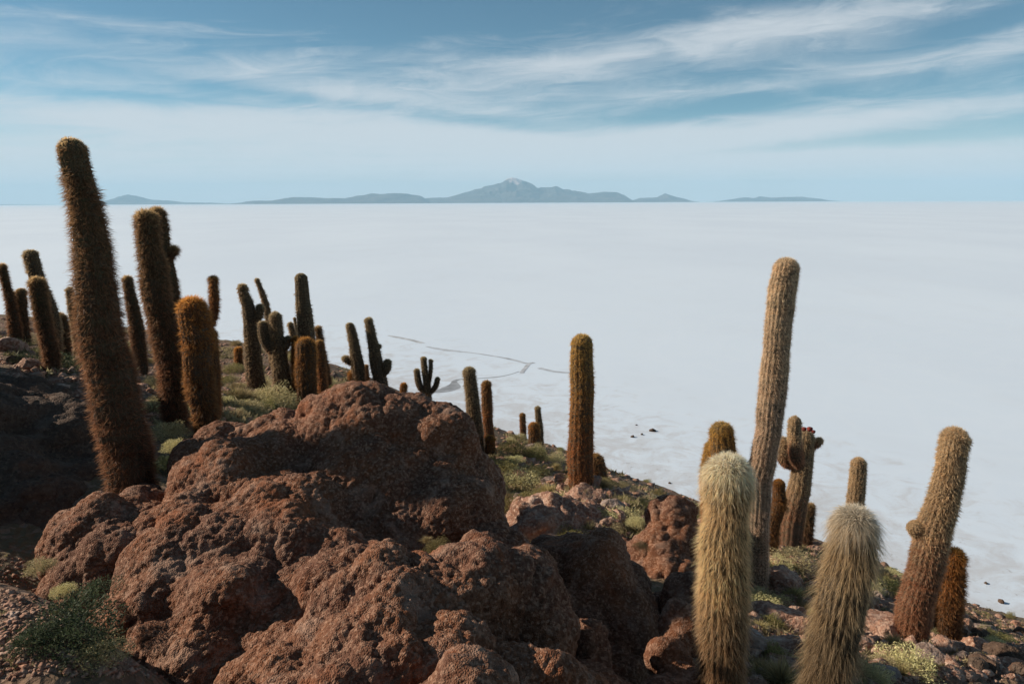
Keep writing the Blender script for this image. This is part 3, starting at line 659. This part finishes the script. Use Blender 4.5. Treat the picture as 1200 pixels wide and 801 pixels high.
scatter_b(85, (860, 600, 1200, 801), .07, .26, ['grey', 'green', 'grass', 'grass'], 'auto', 'low plants on the right slope')
for px, py, s, k, lab in ((612, 572, 26, 'grey', 'largest pale green shrub left of the middle cactus'), (592, 560, 20, 'green', 'green shrub beside the largest pale shrub'), (600, 535, 18, 'green', 'green shrub by the small orange stub cactus'), (590, 590, 16, 'grass', 'dry tuft below the pale shrub'),
        (620, 610, 14, 'grass', 'grass tuft on top of the orange brown boulder'), (625, 540, 14, 'green', 'shrub at the foot of the twin cacti'), (650, 545, 12, 'grey', 'shrub left of the middle cactus'), (730, 575, 12, 'grey', 'shrub right of the orange dome cactus'),
        (800, 608, 22, 'green', 'olive shrub left of the cactus pair'), (905, 770, 20, 'green', 'green shrub right of the fuzzy white cactus base'), (880, 790, 18, 'green', 'dark green shrub at the bottom beside the fuzzy white cactus'), (895, 722, 22, 'grey', 'pale shrub at the foot of the tallest right hand cactus'),
        (925, 665, 26, 'grey', 'wide pale shrub under the branching cactus'), (1060, 790, 30, 'grey', 'dry greyish shrub at the bottom right'), (1045, 700, 22, 'green', 'olive shrub behind the blurry spiny cactus'), (1035, 680, 18, 'grass', 'dry tuft behind the blurry spiny cactus')):
    bush_px(px, py, s, k, lab)
for px, py, d, s, k, lab in ((512, 640, 4.9, 20, 'green', 'upright little green plant growing in the shade behind the low boulder'), (500, 632, 5.0, 12, 'grass', 'thin stalks beside the upright little green plant'), (398, 650, 4.6, 16, 'dark', 'dark green plant in a hollow of the huge boulder'), (358, 640, 4.8, 12, 'grey', 'grey green moss plant in a hollow of the huge boulder'),
        (165, 618, 5.2, 13, 'green', 'little green tuft between the huge boulder and the smaller boulder'), (48, 662, 4.4, 20, 'grey', 'pale plant at the foot of the dark boulder'), (110, 690, 4.2, 34, 'dark', 'dark plant left of the huge boulder'), (85, 720, 3.8, 48, 'dark', 'large dark green bush at the bottom left'), (118, 715, 4.0, 30, 'dark', 'dark plant tucked against the huge boulder'),
        (50, 750, 3.6, 30, 'dark', 'dark green plant on the stony ground at the bottom left'), (95, 765, 3.5, 50, 'dark', 'grey green bush at the bottom left corner'), (50, 790, 3.3, 26, 'dark', 'dark plant at the bottom edge'), (120, 800, 3.4, 30, 'grey', 'pale sprig at the bottom edge beside the huge boulder'),
        (75, 690, 4.2, 20, 'grey', 'small pale plant on the lit patch of ground'), (645, 765, 4.6, 12, 'green', 'small green plant under the pinkish knob of rock'), (752, 640, 8.0, 12, 'green', 'bright yellow green plant on the upright rock'), (745, 610, 8.6, 16, 'grey', 'spiky grey green plant on the upright rock')):
    if px < 150 and py > 700: bush_px(px, py + s * .4, s, k, lab)
    else: bush_at(px, py, d, s, k, lab)

def tell_apart():
    by = {}
    for o in COL.objects:
        if o.get('label') and o.get('category') in ('rock', 'shrub', 'grass tuft') and o.get('kind') is None: by.setdefault(o['label'], []).append(o)
    for lab, L in by.items():
        if len(L) < 2: continue
        L.sort(key=lambda o: (o.location.x / o.location.y))
        names = ['left one', 'right one'] if len(L) == 2 else ['left one', 'middle one', 'right one'] if len(L) == 3 else ['leftmost one', 'second from left', 'third from left', 'fourth from left', 'fifth from left', 'sixth from left', 'seventh from left', 'eighth from left', 'ninth from left', 'tenth from left'] + ['rightmost'] * 50
        for o, nm in zip(L, names): o['label'] = lab + ', ' + nm
tell_apart()

# ------------------------------------------------------------------ cacti
def resample(pts, step):
    pts = np.array(pts, float); s = np.concatenate([[0], np.cumsum(np.linalg.norm(np.diff(pts[:, :3], axis=0), axis=1))])
    n_ = max(8, int(s[-1] / step)); q = np.linspace(0, s[-1], n_)
    out = np.stack([np.interp(q, s, pts[:, k]) for k in range(4)], 1)
    for _ in range(max(1, int(n_ * .10))):
        out[1:-1] = (out[:-2] + 2 * out[1:-1] + out[2:]) / 4
    return out
def limb(pts, d, seed, style, spine_w, dens, ribs):
    """pts: (px, py, half width px) from base to top -> skin mesh + spine mesh arrays"""
    r = np.random.default_rng(seed)
    Q = []
    for t in pts:
        dd = d + (t[3] if len(t) > 3 else 0); p = P(t[0], t[1], dd); Q.append((*p, t[2] * dd / FPX))
    L = style['len']; Q = [(a, b, c, max(w - L * .42, w * .55)) for a, b, c, w in Q]
    S = resample(Q, max(.03, d * .004)); rad = S[:, 3].copy(); Pc = S[:, :3]
    wob = fbm(np.stack([np.arange(len(S)) * .11, np.full(len(S), seed * 1.7), np.zeros(len(S))], 1), 3, seed); rad *= 1 + .10 * wob; wx = fbm(np.stack([np.arange(len(S)) * .07, np.full(len(S), seed * 2.3), np.ones(len(S))], 1), 3, seed + 2); Pc[1:, 0] += (wx * rad * .35)[1:]; Pc[1:, 1] += (wob * rad * .3)[1:]
    s = np.concatenate([[0], np.cumsum(np.linalg.norm(np.diff(Pc, axis=0), axis=1))]); tot = s[-1]
    rt = rad[-1]; qs = np.concatenate([s[s < tot - rt * 1.05], tot - rt * (1 - np.sin(np.linspace(0, math.pi / 2, 9)))])
    C3 = np.stack([np.interp(qs, s, Pc[:, k]) for k in range(3)], 1); Rd = np.interp(qs, s, rad)
    e = np.clip((tot - qs) / rt, 0, 1); Rd = Rd * np.sqrt(np.clip(1 - (1 - e) ** 2, 0.0004, 1))
    T = np.gradient(C3, axis=0); T[np.linalg.norm(T, axis=1) < 1e-9] = (0, 0, 1); T /= np.linalg.norm(T, axis=1)[:, None]
    B = np.array([0, 1., 0]); N = np.cross(T, B); N /= np.linalg.norm(N, axis=1)[:, None]; Bn = np.cross(N, T)
    nseg = ribs * 4; th = np.arange(nseg) / nseg * 2 * math.pi
    rib = 1 + .045 * np.cos(th * ribs)
    ring = (np.cos(th) * rib)[None, :, None] * N[:, None, :] + (np.sin(th) * rib)[None, :, None] * Bn[:, None, :]
    lump = 1 + .035 * fbm((C3[:, None, :] + ring * Rd[:, None, None]).reshape(-1, 3) * 6, 2, seed).reshape(len(C3), nseg)
    V = (C3[:, None, :] + ring * (Rd[:, None] * lump)[:, :, None])
    m_ = len(C3); i = np.arange(m_ * nseg).reshape(m_, nseg); j = np.roll(i, -1, 1)
    Fq = np.stack([i[:-1], j[:-1], j[1:], i[1:]], -1).reshape(-1, 4)
    h = qs / tot; hh = np.clip(h[:, None] + .07 * r.normal(size=(1, nseg)), 0, 1)
    c1, c2 = np.array(style['skin1']), np.array(style['skin2']); k = (hh ** 1.2)[..., None]
    skin = (V.reshape(-1, 3), Fq, (c1 * (1 - k) + c2 * k).reshape(-1, 3))
    # spines: tufts from areoles along every rib
    spacing = style.get('areole', .035) / max(dens, .05) ** .5
    arc = np.arange(.02, tot, spacing); nA = len(arc)
    aidx = np.repeat(arc, ribs); ri = np.tile(np.arange(ribs), nA)
    # thin out at the cap so that tufts keep an even spacing
    ns = max(5, int(style.get('n', 20) * min(1, dens * 1.6 + .25)))
    aidx = np.repeat(aidx, ns); ri = np.repeat(ri, ns)
    ecap = np.clip((tot - aidx) / rt, 0, 1); u = rt * (1 - ecap)
    aidx = aidx + (r.random(len(aidx)) - .5) * spacing * .7; aidx = np.clip(aidx, 0, tot - 1e-4)
    # extra points spread over the cap
    nc = int(style.get('cap', 1.0) * ns * ribs * 3.2); ang_c = r.random(nc) * 2 * math.pi; ec = np.arccos(r.random(nc)) 
    s_c = tot - rt * (1 - np.cos(ec) * 1.0); aidx = np.concatenate([aidx, s_c]); ang = np.concatenate([(ri + (r.random(len(ri)) - .5) * style.get('fan', .95)) / ribs * 2 * math.pi, ang_c])
    n_ = len(aidx)
    Cc = np.stack([np.interp(aidx, qs, C3[:, k]) for k in range(3)], 1); Rc = np.interp(aidx, qs, Rd)
    Nc = np.stack([np.interp(aidx, qs, N[:, k]) for k in range(3)], 1); Bc = np.stack([np.interp(aidx, qs, Bn[:, k]) for k in range(3)], 1); Tc = np.stack([np.interp(aidx, qs, T[:, k]) for k in range(3)], 1)
    radial = Nc * np.cos(ang)[:, None] + Bc * np.sin(ang)[:, None]
    rbf = 1 + .045 * np.cos(ang * ribs)
    base = Cc + radial * (Rc * rbf * .985)[:, None]
    ecap = np.clip(1 - (tot - aidx) / rt, 0, 1)
    nrm = radial * np.sqrt(1 - ecap ** 2 * .999)[:, None] + Tc * ecap[:, None]
    hn = aidx / tot; g = r.normal(size=(n_, 3)); g[:len(ri)] += np.repeat(r.normal(size=(len(ri) // ns + 1, 3)), ns, 0)[:len(ri)] * style.get('tuft', .7)
    dr = style.get('droop', .4) * (1 - ecap ** 2)
    D = nrm * style.get('out', 1.) + g * style.get('spread', .45) - Tc * dr[:, None]
    D /= np.linalg.norm(D, axis=1)[:, None]
    ln = L * (.35 + .9 * r.random(n_) ** 1.3) * (1 - .25 * ecap)
    bald = fbm(base * 2.3 + seed, 3, seed + 60); ln = ln * np.where(bald > .30, .45, 1.) * (.5 + .5 * np.clip(hn / .14, 0, 1))
    side = np.cross(D, r.normal(size=(n_, 3))); side /= np.linalg.norm(side, axis=1)[:, None]
    w = (spine_w * (.6 + .6 * r.random(n_)))[:, None]
    grav = np.array([0, 0, -1.]) * style.get('sag', .15)
    mid = base + D * (ln * .5)[:, None] + grav * (ln * .12)[:, None]; tip = base + D * ln[:, None] + grav * (ln * .6)[:, None]
    if d < 9:
        SV = np.stack([base - side * w, base + side * w, mid + side * w * .8, mid - side * w * .8, tip], 1).reshape(-1, 3); b = np.arange(n_) * 5
        SF = np.concatenate([np.stack([b, b + 1, b + 2], 1), np.stack([b, b + 2, b + 3], 1), np.stack([b + 3, b + 2, b + 4], 1)]); rep = 5
    else:
        SV = np.stack([base - side * w, base + side * w, tip], 1).reshape(-1, 3); b = np.arange(n_) * 3; SF = np.stack([b, b + 1, b + 2], 1); rep = 3
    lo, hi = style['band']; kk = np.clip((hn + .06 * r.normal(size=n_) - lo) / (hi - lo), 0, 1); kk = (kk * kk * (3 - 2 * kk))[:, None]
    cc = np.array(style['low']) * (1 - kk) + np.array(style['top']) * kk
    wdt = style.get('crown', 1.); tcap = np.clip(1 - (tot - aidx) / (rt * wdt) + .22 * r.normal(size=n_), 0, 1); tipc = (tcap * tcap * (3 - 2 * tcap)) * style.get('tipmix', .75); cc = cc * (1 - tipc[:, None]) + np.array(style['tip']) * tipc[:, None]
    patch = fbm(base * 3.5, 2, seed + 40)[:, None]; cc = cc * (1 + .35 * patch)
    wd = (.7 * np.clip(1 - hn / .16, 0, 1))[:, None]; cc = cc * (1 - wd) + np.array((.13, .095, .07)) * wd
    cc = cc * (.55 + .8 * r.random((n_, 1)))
    cr = np.repeat(cc, rep, 0).reshape(n_, rep, 3); pale = np.array(style['pale']) * (.6 + .6 * r.random((n_, 1)))
    tipk = style.get('tipk', .42); cr[:, -1] = cr[:, -1] * (1 - tipk) + pale * tipk; rk = style.get('root', .6); cr[:, :2] *= rk
    if rep == 5: cr[:, 2:4] = cr[:, 2:4] * (1 - tipk * .4) + pale[:, None] * tipk * .4
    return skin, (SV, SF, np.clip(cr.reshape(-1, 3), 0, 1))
def cactus(pts, d, label, style, arms=(), seed=None, flowers=(), ribs=None, group=None):
    """pts and arms are lists of (px, py, half width px[, depth offset])"""
    cactus.k = getattr(cactus, 'k', 0) + 1; seed = seed or cactus.k * 13
    st = dict(STY[style]); st['len'] = st['len'] * (1.0 if d < 16 else 1.15)
    dens = min(1.0, (7.5 / d) ** 1.3) * st.get('dens', 1); sw = max(.0012, .00030 * d) * st.get('w', 1)
    ribs = ribs or (22 if d < 6 else 18 if d < 12 else 14)
    base = P(pts[0][0], pts[0][1], d)
    root = bpy.data.objects.new('cactus', None); COL.objects.link(root); root.location = base; root.empty_display_size = .3
    tag(root, label, 'cactus', group)
    # run the trunk a little into the ground
    below_ = (pts[0][0] + (pts[0][0] - pts[1][0]) * .02, pts[0][1] + .28 / d * FPX, pts[0][2])
    for nm, pp, kk in [('trunk', [below_] + list(pts), 0)] + [('arm', a, i + 1) for i, a in enumerate(arms)]:
        sk, sp = limb(pp, d, seed + kk * 5, st, sw, dens, ribs if nm == 'trunk' else max(10, ribs - 4))
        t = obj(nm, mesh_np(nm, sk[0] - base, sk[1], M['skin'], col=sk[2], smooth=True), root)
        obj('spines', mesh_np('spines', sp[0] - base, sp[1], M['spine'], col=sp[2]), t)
    for (px, py, rp, dd) in flowers:
        c = P(px, py, d + dd) - base; iv, fi = ico(2); r_ = rp * d / FPX
        V = iv * (1 + .35 * np.sin(np.arctan2(iv[:, 0], iv[:, 1]) * 5) * (iv[:, 2] > -.2))[:, None] * r_
        obj('flower', mesh_np('flower', V * np.array([1, 1, .8]) + c, fi, M['flower'], smooth=True), root)
    return root
SK1, SK2 = (.050, .030, .018), (.075, .065, .032)
STY = {
 # colours of the spines: low part, upper part, crown, spine ends
 'dark':   dict(len=.080, low=(.17, .060, .032), top=(.18, .10, .048), tip=(.90, .66, .32), pale=(.86, .52, .28), tipk=.38, band=(.35, .9), skin1=SK1, skin2=SK2, droop=.35, out=.9, spread=.55),
 'greytop': dict(len=.065, low=(.32, .12, .046), top=(.38, .235, .115), tip=(.70, .58, .32), pale=(.88, .72, .46), tipk=.6, band=(.3, .7), skin1=SK1, skin2=(.10, .065, .035), droop=.4, out=.85, spread=.5),
 'grey':   dict(len=.065, low=(.32, .13, .055), top=(.34, .205, .105), tip=(.64, .53, .30), pale=(.85, .66, .42), tipk=.6, band=(.1, .5), skin1=SK1, skin2=(.10, .065, .035), droop=.4, out=.85, spread=.5),
 'orange': dict(len=.078, low=(.18, .068, .034), top=(.44, .17, .042), tip=(.80, .38, .08), pale=(.82, .46, .17), band=(.3, .95), skin1=SK1, skin2=(.10, .045, .02), droop=.4, out=.9, spread=.55),
 'rust':   dict(len=.062, low=(.46, .14, .05), top=(.48, .22, .08), tip=(.75, .48, .18), pale=(.72, .42, .18), band=(.2, .9), skin1=(.08, .035, .02), skin2=(.12, .06, .03), droop=.5, out=.8, spread=.5),
 'rusttan': dict(len=.052, low=(.48, .205, .105), top=(.78, .56, .33), tip=(.74, .54, .32), pale=(.80, .60, .38), band=(.44, .60), skin1=(.12, .05, .03), skin2=(.30, .21, .12), droop=.5, out=.75, spread=.42, tipk=.35, root=.85, tuft=.4),
 'tall':   dict(len=.046, low=(.74, .53, .39), top=(.90, .66, .43), tip=(.88, .66, .42), pale=(.92, .70, .48), band=(.5, .85), skin1=(.28, .19, .13), skin2=(.36, .25, .15), droop=.6, out=.75, spread=.42, tipk=.5, root=.9, tuft=.4),
 'goldtop': dict(len=.062, low=(.58, .15, .05), top=(.90, .52, .13), tip=(.95, .66, .24), pale=(.95, .64, .24), band=(.3, 1.0), skin1=(.08, .035, .02), skin2=(.16, .10, .04), droop=.45, out=.75, spread=.5),
 'white':  dict(len=.076, low=(.30, .125, .04), top=(.92, .63, .32), tip=(.98, .84, .64), pale=(.96, .82, .58), band=(.34, .74), skin1=(.05, .035, .018), skin2=(.20, .14, .07), droop=.8, out=.8, spread=.36, areole=.030, n=18, sag=.5, w=.8, crown=2.6, cap=4, tipmix=.95, fan=.55, tuft=.45),  # low colour darkened to paint in the shadow over the lower trunk
 'shaggy': dict(len=.105, low=(.17, .095, .045), top=(.66, .46, .25), tip=(.95, .86, .72), pale=(.92, .72, .46), band=(.25, .95), skin1=(.05, .03, .018), skin2=(.10, .07, .04), droop=.95, out=.8, spread=.36, areole=.042, n=17, sag=.7, w=.85, crown=2.2, cap=4, tipmix=.95, fan=.45, tuft=.65),  # dark low colour, with shade at the trunk base painted in
}
# left group
cactus([(158, 590, 30), (152, 548, 30), (142, 500, 29), (129, 440, 28), (117, 380, 27), (109, 310, 23), (102, 260, 20), (93, 222, 18), (85, 188, 19), (82, 163, 20)], 6.2, 'thick dark cactus leaning left, largest and tallest at the left, its crown above the horizon', 'dark')
cactus([(210, 500, 15), (203, 450, 18), (192, 390, 18), (183, 335, 17), (176, 285, 14), (173, 247, 14)], 8.9, 'tall dark cactus with a straight trunk just right of the thick leaning one', 'dark')
cactus([(212, 490, 13), (206, 400, 13), (199, 330, 11), (190, 280, 10), (183, 244, 10)], 10.4, 'tall slim cactus with one round bud, half hidden behind the straight dark one', 'dark', arms=[[(196, 300, 5), (203, 298, 7), (204, 289, 7)]])
cactus([(243, 506, 15), (238, 460, 18), (231, 410, 20), (226, 375, 20), (224, 349, 18)], 8.5, 'stout cactus with a bright orange furry crown at the left', 'orange')
cactus([(250, 495, 9), (249, 440, 10), (246, 385, 9)], 10.2, 'slim cactus behind the stout orange one with an arm curving up beside it', 'rust', arms=[[(244, 388, 5), (247, 378, 6), (251, 366, 6.5), (251, 345, 6.5), (250, 324, 6)]])
cactus([(18, 385, 8), (12, 355, 6), (6, 330, 5.5), (2, 310, 5.5)], 14.2, 'thin cactus leaning left at the very left edge of the photo', 'dark')
cactus([(66, 408, 9), (56, 360, 10), (44, 325, 9), (34, 293, 9)], 12.2, 'slim cactus whose grey top rises behind the orange rimmed one at the left edge', 'grey')
cactus([(60, 412, 10), (53, 385, 10), (46, 355, 10), (40, 326, 10)], 11, 'cactus with an orange rimmed flat top at the left edge', 'dark')
cactus([(28, 392, 8), (25, 370, 8), (25, 338, 7)], 14.5, 'small two stemmed cactus near the left edge', 'dark', arms=[[(24, 378, 5), (16, 372, 6), (14, 357, 6), (14, 342, 6)]])
cactus([(76, 412, 8), (72, 390, 9), (69, 368, 8)], 13, 'short dark cactus in the shade left of the thick leaning one', 'dark')
cactus([(94, 405, 7), (87, 370, 6), (81, 337, 5)], 15, 'thin cactus just left of the thick leaning trunk', 'grey')
cactus([(166, 430, 9), (160, 385, 9), (153, 350, 8), (148, 324, 6)], 14, 'slender leaning cactus showing between the thick leaning one and the tall straight one', 'dark')
cactus([(300, 462, 12), (298, 430, 11), (296, 390, 10), (291, 356, 8), (285, 345, 6.5), (284, 333, 6.5)], 15, 'tall dark cactus with a kinked narrow top and one bud on its right side', 'grey', arms=[[(297, 378, 5), (302, 374, 6), (305, 366, 6.5), (305, 357, 6)]])
cactus([(322, 440, 6), (318, 390, 5), (311, 352, 4.5), (301, 327, 3)], 20, 'thin bent cactus leaning left behind the kinked dark one', 'grey')
cactus([(332, 462, 12), (329, 430, 11), (326, 400, 9), (322, 366, 8)], 14, 'cactus with two raised arms like a trident left of the orange crowned group', 'grey',
       arms=[[(326, 412, 7), (318, 409, 8), (312, 399, 8.5), (309, 386, 8), (310, 376, 7)], [(328, 412, 6), (335, 406, 6.5), (338, 400, 6), (337, 394, 5)]])
cactus([(366, 465, 11), (363, 430, 12), (359, 390, 11), (354, 350, 9.5), (352, 320, 8.5)], 15, 'tall grey green cactus rising behind the orange crowned one', 'greytop')
cactus([(360, 474, 13), (359, 440, 14), (359, 415, 14), (358, 396, 12)], 13.2, 'stout cactus with an orange crown at the centre of the left slope', 'orange')
cactus([(348, 470, 7), (347, 430, 7), (345, 395, 6)], 14, 'slim orange cactus touching the left side of the stout orange crowned one', 'orange')
cactus([(380, 462, 7), (377, 430, 7), (374, 399, 6)], 14.4, 'slim rusty cactus touching the right side of the stout orange crowned one', 'rust')
cactus([(386, 458, 5), (379, 420, 5), (372, 383, 5)], 16, 'thin dark cactus leaning at the right end of the orange crowned group', 'dark')
cactus([(352, 425, 5), (346, 400, 5), (340, 378, 4)], 22, 'small cactus peeking out left of the tall grey green one', 'grey')
cactus([(352, 415, 3), (348, 390, 3), (345, 372, 2.5)], 22.5, 'tiny thin cactus peeking out between the small one and the tall grey green one', 'grey')
cactus([(421, 456, 9), (420, 430, 9), (415, 400, 7), (410, 378, 5.5)], 20, 'leaning cactus with a stub arm on its left, above the peak of the boulder', 'greytop', arms=[[(416, 426, 4), (409, 424, 5), (404, 420, 5.5), (403, 417, 5)]])
cactus([(411, 455, 5), (412, 435, 5)], 20, 'short orange cactus against the stub armed cactus', 'orange')
cactus([(406, 457, 3), (405, 449, 3.5)], 20, 'tiny orange stub left of the short orange cactus', 'orange')
cactus([(446, 455, 9), (441, 420, 8.5), (436, 395, 6.5), (431, 372, 5.5)], 20, 'leaning cactus with a thick raised arm on its right, above the peak of the boulder', 'greytop',
       arms=[[(442, 438, 5), (449, 438, 6), (453, 432, 6), (453, 421, 5.5)], [(440, 410, 2), (444, 407, 3), (445, 404, 3)]])
cactus([(430, 455, 4), (430, 440, 4), (429, 428, 3)], 20.4, 'short slim rusty cactus between the two leaning cacti above the boulder', 'rust')
cactus([(473, 466, 5), (473, 457, 5), (473, 449, 4.5)], 23, 'small orange stub cactus on the ridge left of the candelabra', 'orange')
cactus([(501, 476, 6), (500, 450, 5), (497, 430, 4), (496, 418, 3.8)], 28, 'candelabra cactus with several raised arms standing dark against the salt', 'greytop',
       arms=[[(499, 460, 4), (492, 455, 4.5), (489, 444, 4.5), (488, 432, 4)], [(501, 452, 3), (504, 444, 3), (505, 430, 3), (505, 421, 3)], [(502, 461, 3.5), (508, 457, 4), (512, 449, 4), (513, 442, 3.5)]])
# middle
cactus([(559, 520, 10), (556, 490, 10), (553, 455, 8.5), (550, 430, 8)], 15, 'cactus on the far side of the boulder, taller of the pair right of it', 'greytop')
cactus([(573, 514, 7), (572, 480, 7.5), (570, 446, 6.5)], 17, 'second and shorter cactus of the pair right of the boulder', 'rust')
cactus([(575, 532, 8), (575, 510, 7)], 15, 'small orange stub in front of the pair right of the boulder', 'orange')
cactus([(613, 513, 4.5), (612, 484, 4)], 28, 'small lone cactus near the shore, left of the twin cacti', 'rust')
cactus([(634, 530, 5), (632, 500, 5), (630, 476, 4)], 25, 'taller and slimmer of the twin cacti near the shore', 'greytop')
cactus([(626, 531, 8), (626, 512, 8), (625, 495, 7)], 24, 'shorter orange one of the twin cacti near the shore', 'orange')
cactus([(678, 574, 17), (679, 530, 16.5), (681, 480, 15.5), (682, 430, 14.5), (682, 392, 13.5)], 12, 'straight single rust coloured cactus standing in the middle of the photo against the salt', 'goldtop')
cactus([(699, 572, 15), (700, 552, 14), (698, 532, 11)], 12.9, 'low dome shaped rusty cactus behind the straight middle one', 'rust')
# right
cactus([(888, 722, 13), (889, 650, 14), (890, 590, 15), (892, 555, 16.5), (899, 500, 17), (905, 440, 17), (911, 385, 16.5), (918, 335, 17), (922, 302, 16)], 9.0, 'tallest cactus on the right, a slim tan column rising high over the salt', 'tall', seed=777)
cactus([(846, 850, 29), (846, 740, 33), (848, 680, 34), (849, 640, 33), (851, 614, 33), (852, 600, 24), (853, 588, 33), (854, 562, 33), (855, 535, 29)], 4.7, 'pale golden cactus with a white furry rounded head in the right foreground', 'white')
cactus([(836, 650, 15), (835, 590, 15), (834, 545, 14), (836, 516, 11)], 9.4, 'golden orange cactus with a tall side lobe behind the pale furry one', 'goldtop', arms=[[(838, 600, 13, -.1), (846, 575, 17, -.2), (848, 530, 17, -.2), (846, 495, 15, -.2)]])
cactus([(925, 648, 15), (930, 610, 15), (935, 570, 14), (941, 535, 13), (946, 504, 12)], 12, 'rusty branching cactus with red flowers on its flat top right of the tallest', 'rusttan',
       arms=[[(937, 545, 8, -.3), (932, 535, 9.5, -.4), (931, 515, 9.5, -.4), (932, 488, 8.5, -.4)], [(950, 522, 5), (957, 521, 6), (960, 518, 6), (961, 513, 5)], [(935, 545, 7), (922, 542, 9), (917, 530, 9.5), (918, 512, 8)]],
       flowers=[(942, 503, 3, -.1), (949, 503, 3.2, -.15), (953, 506, 2.5, 0)])
cactus([(944, 642, 9), (947, 615, 9), (949, 590, 7)], 12.6, 'short dark cactus hidden behind the right side of the branching one', 'dark')
cactus([(902, 650, 10), (905, 620, 11), (911, 590, 11), (912, 562, 9)], 10.4, 'short cactus with a bright orange rounded top between the tallest and the branching one', 'orange')
cactus([(1002, 660, 12), (1003, 610, 11.5), (1004, 570, 11), (1005, 536, 10)], 13, 'small tan cactus standing behind the shaggy white headed one', 'rusttan')
cactus([(968, 850, 32), (979, 760, 36), (987, 700, 37), (998, 640, 34), (1001, 598, 28)], 4.1, 'shaggy cactus with long drooping spines and a white head in the right foreground', 'shaggy')
cactus([(1064, 750, 21), (1076, 700, 22), (1091, 640, 22), (1104, 590, 20), (1114, 545, 18), (1125, 503, 17)], 7.8, 'thick two toned cactus leaning right with one round bud on its left', 'rusttan', arms=[[(1094, 634, 6), (1083, 629, 9), (1075, 621, 12), (1073, 611, 12)]], ribs=20)
cactus([(1106, 752, 18), (1109, 715, 18), (1115, 675, 17), (1119, 643, 15)], 8.5, 'shorter shaggy orange cactus behind the thick leaning one on the right', 'orange')
cactus([(280, 430, 5.5), (279, 407, 5)], 20, 'small lone orange cactus on the left slope behind the slim armed one', 'orange')
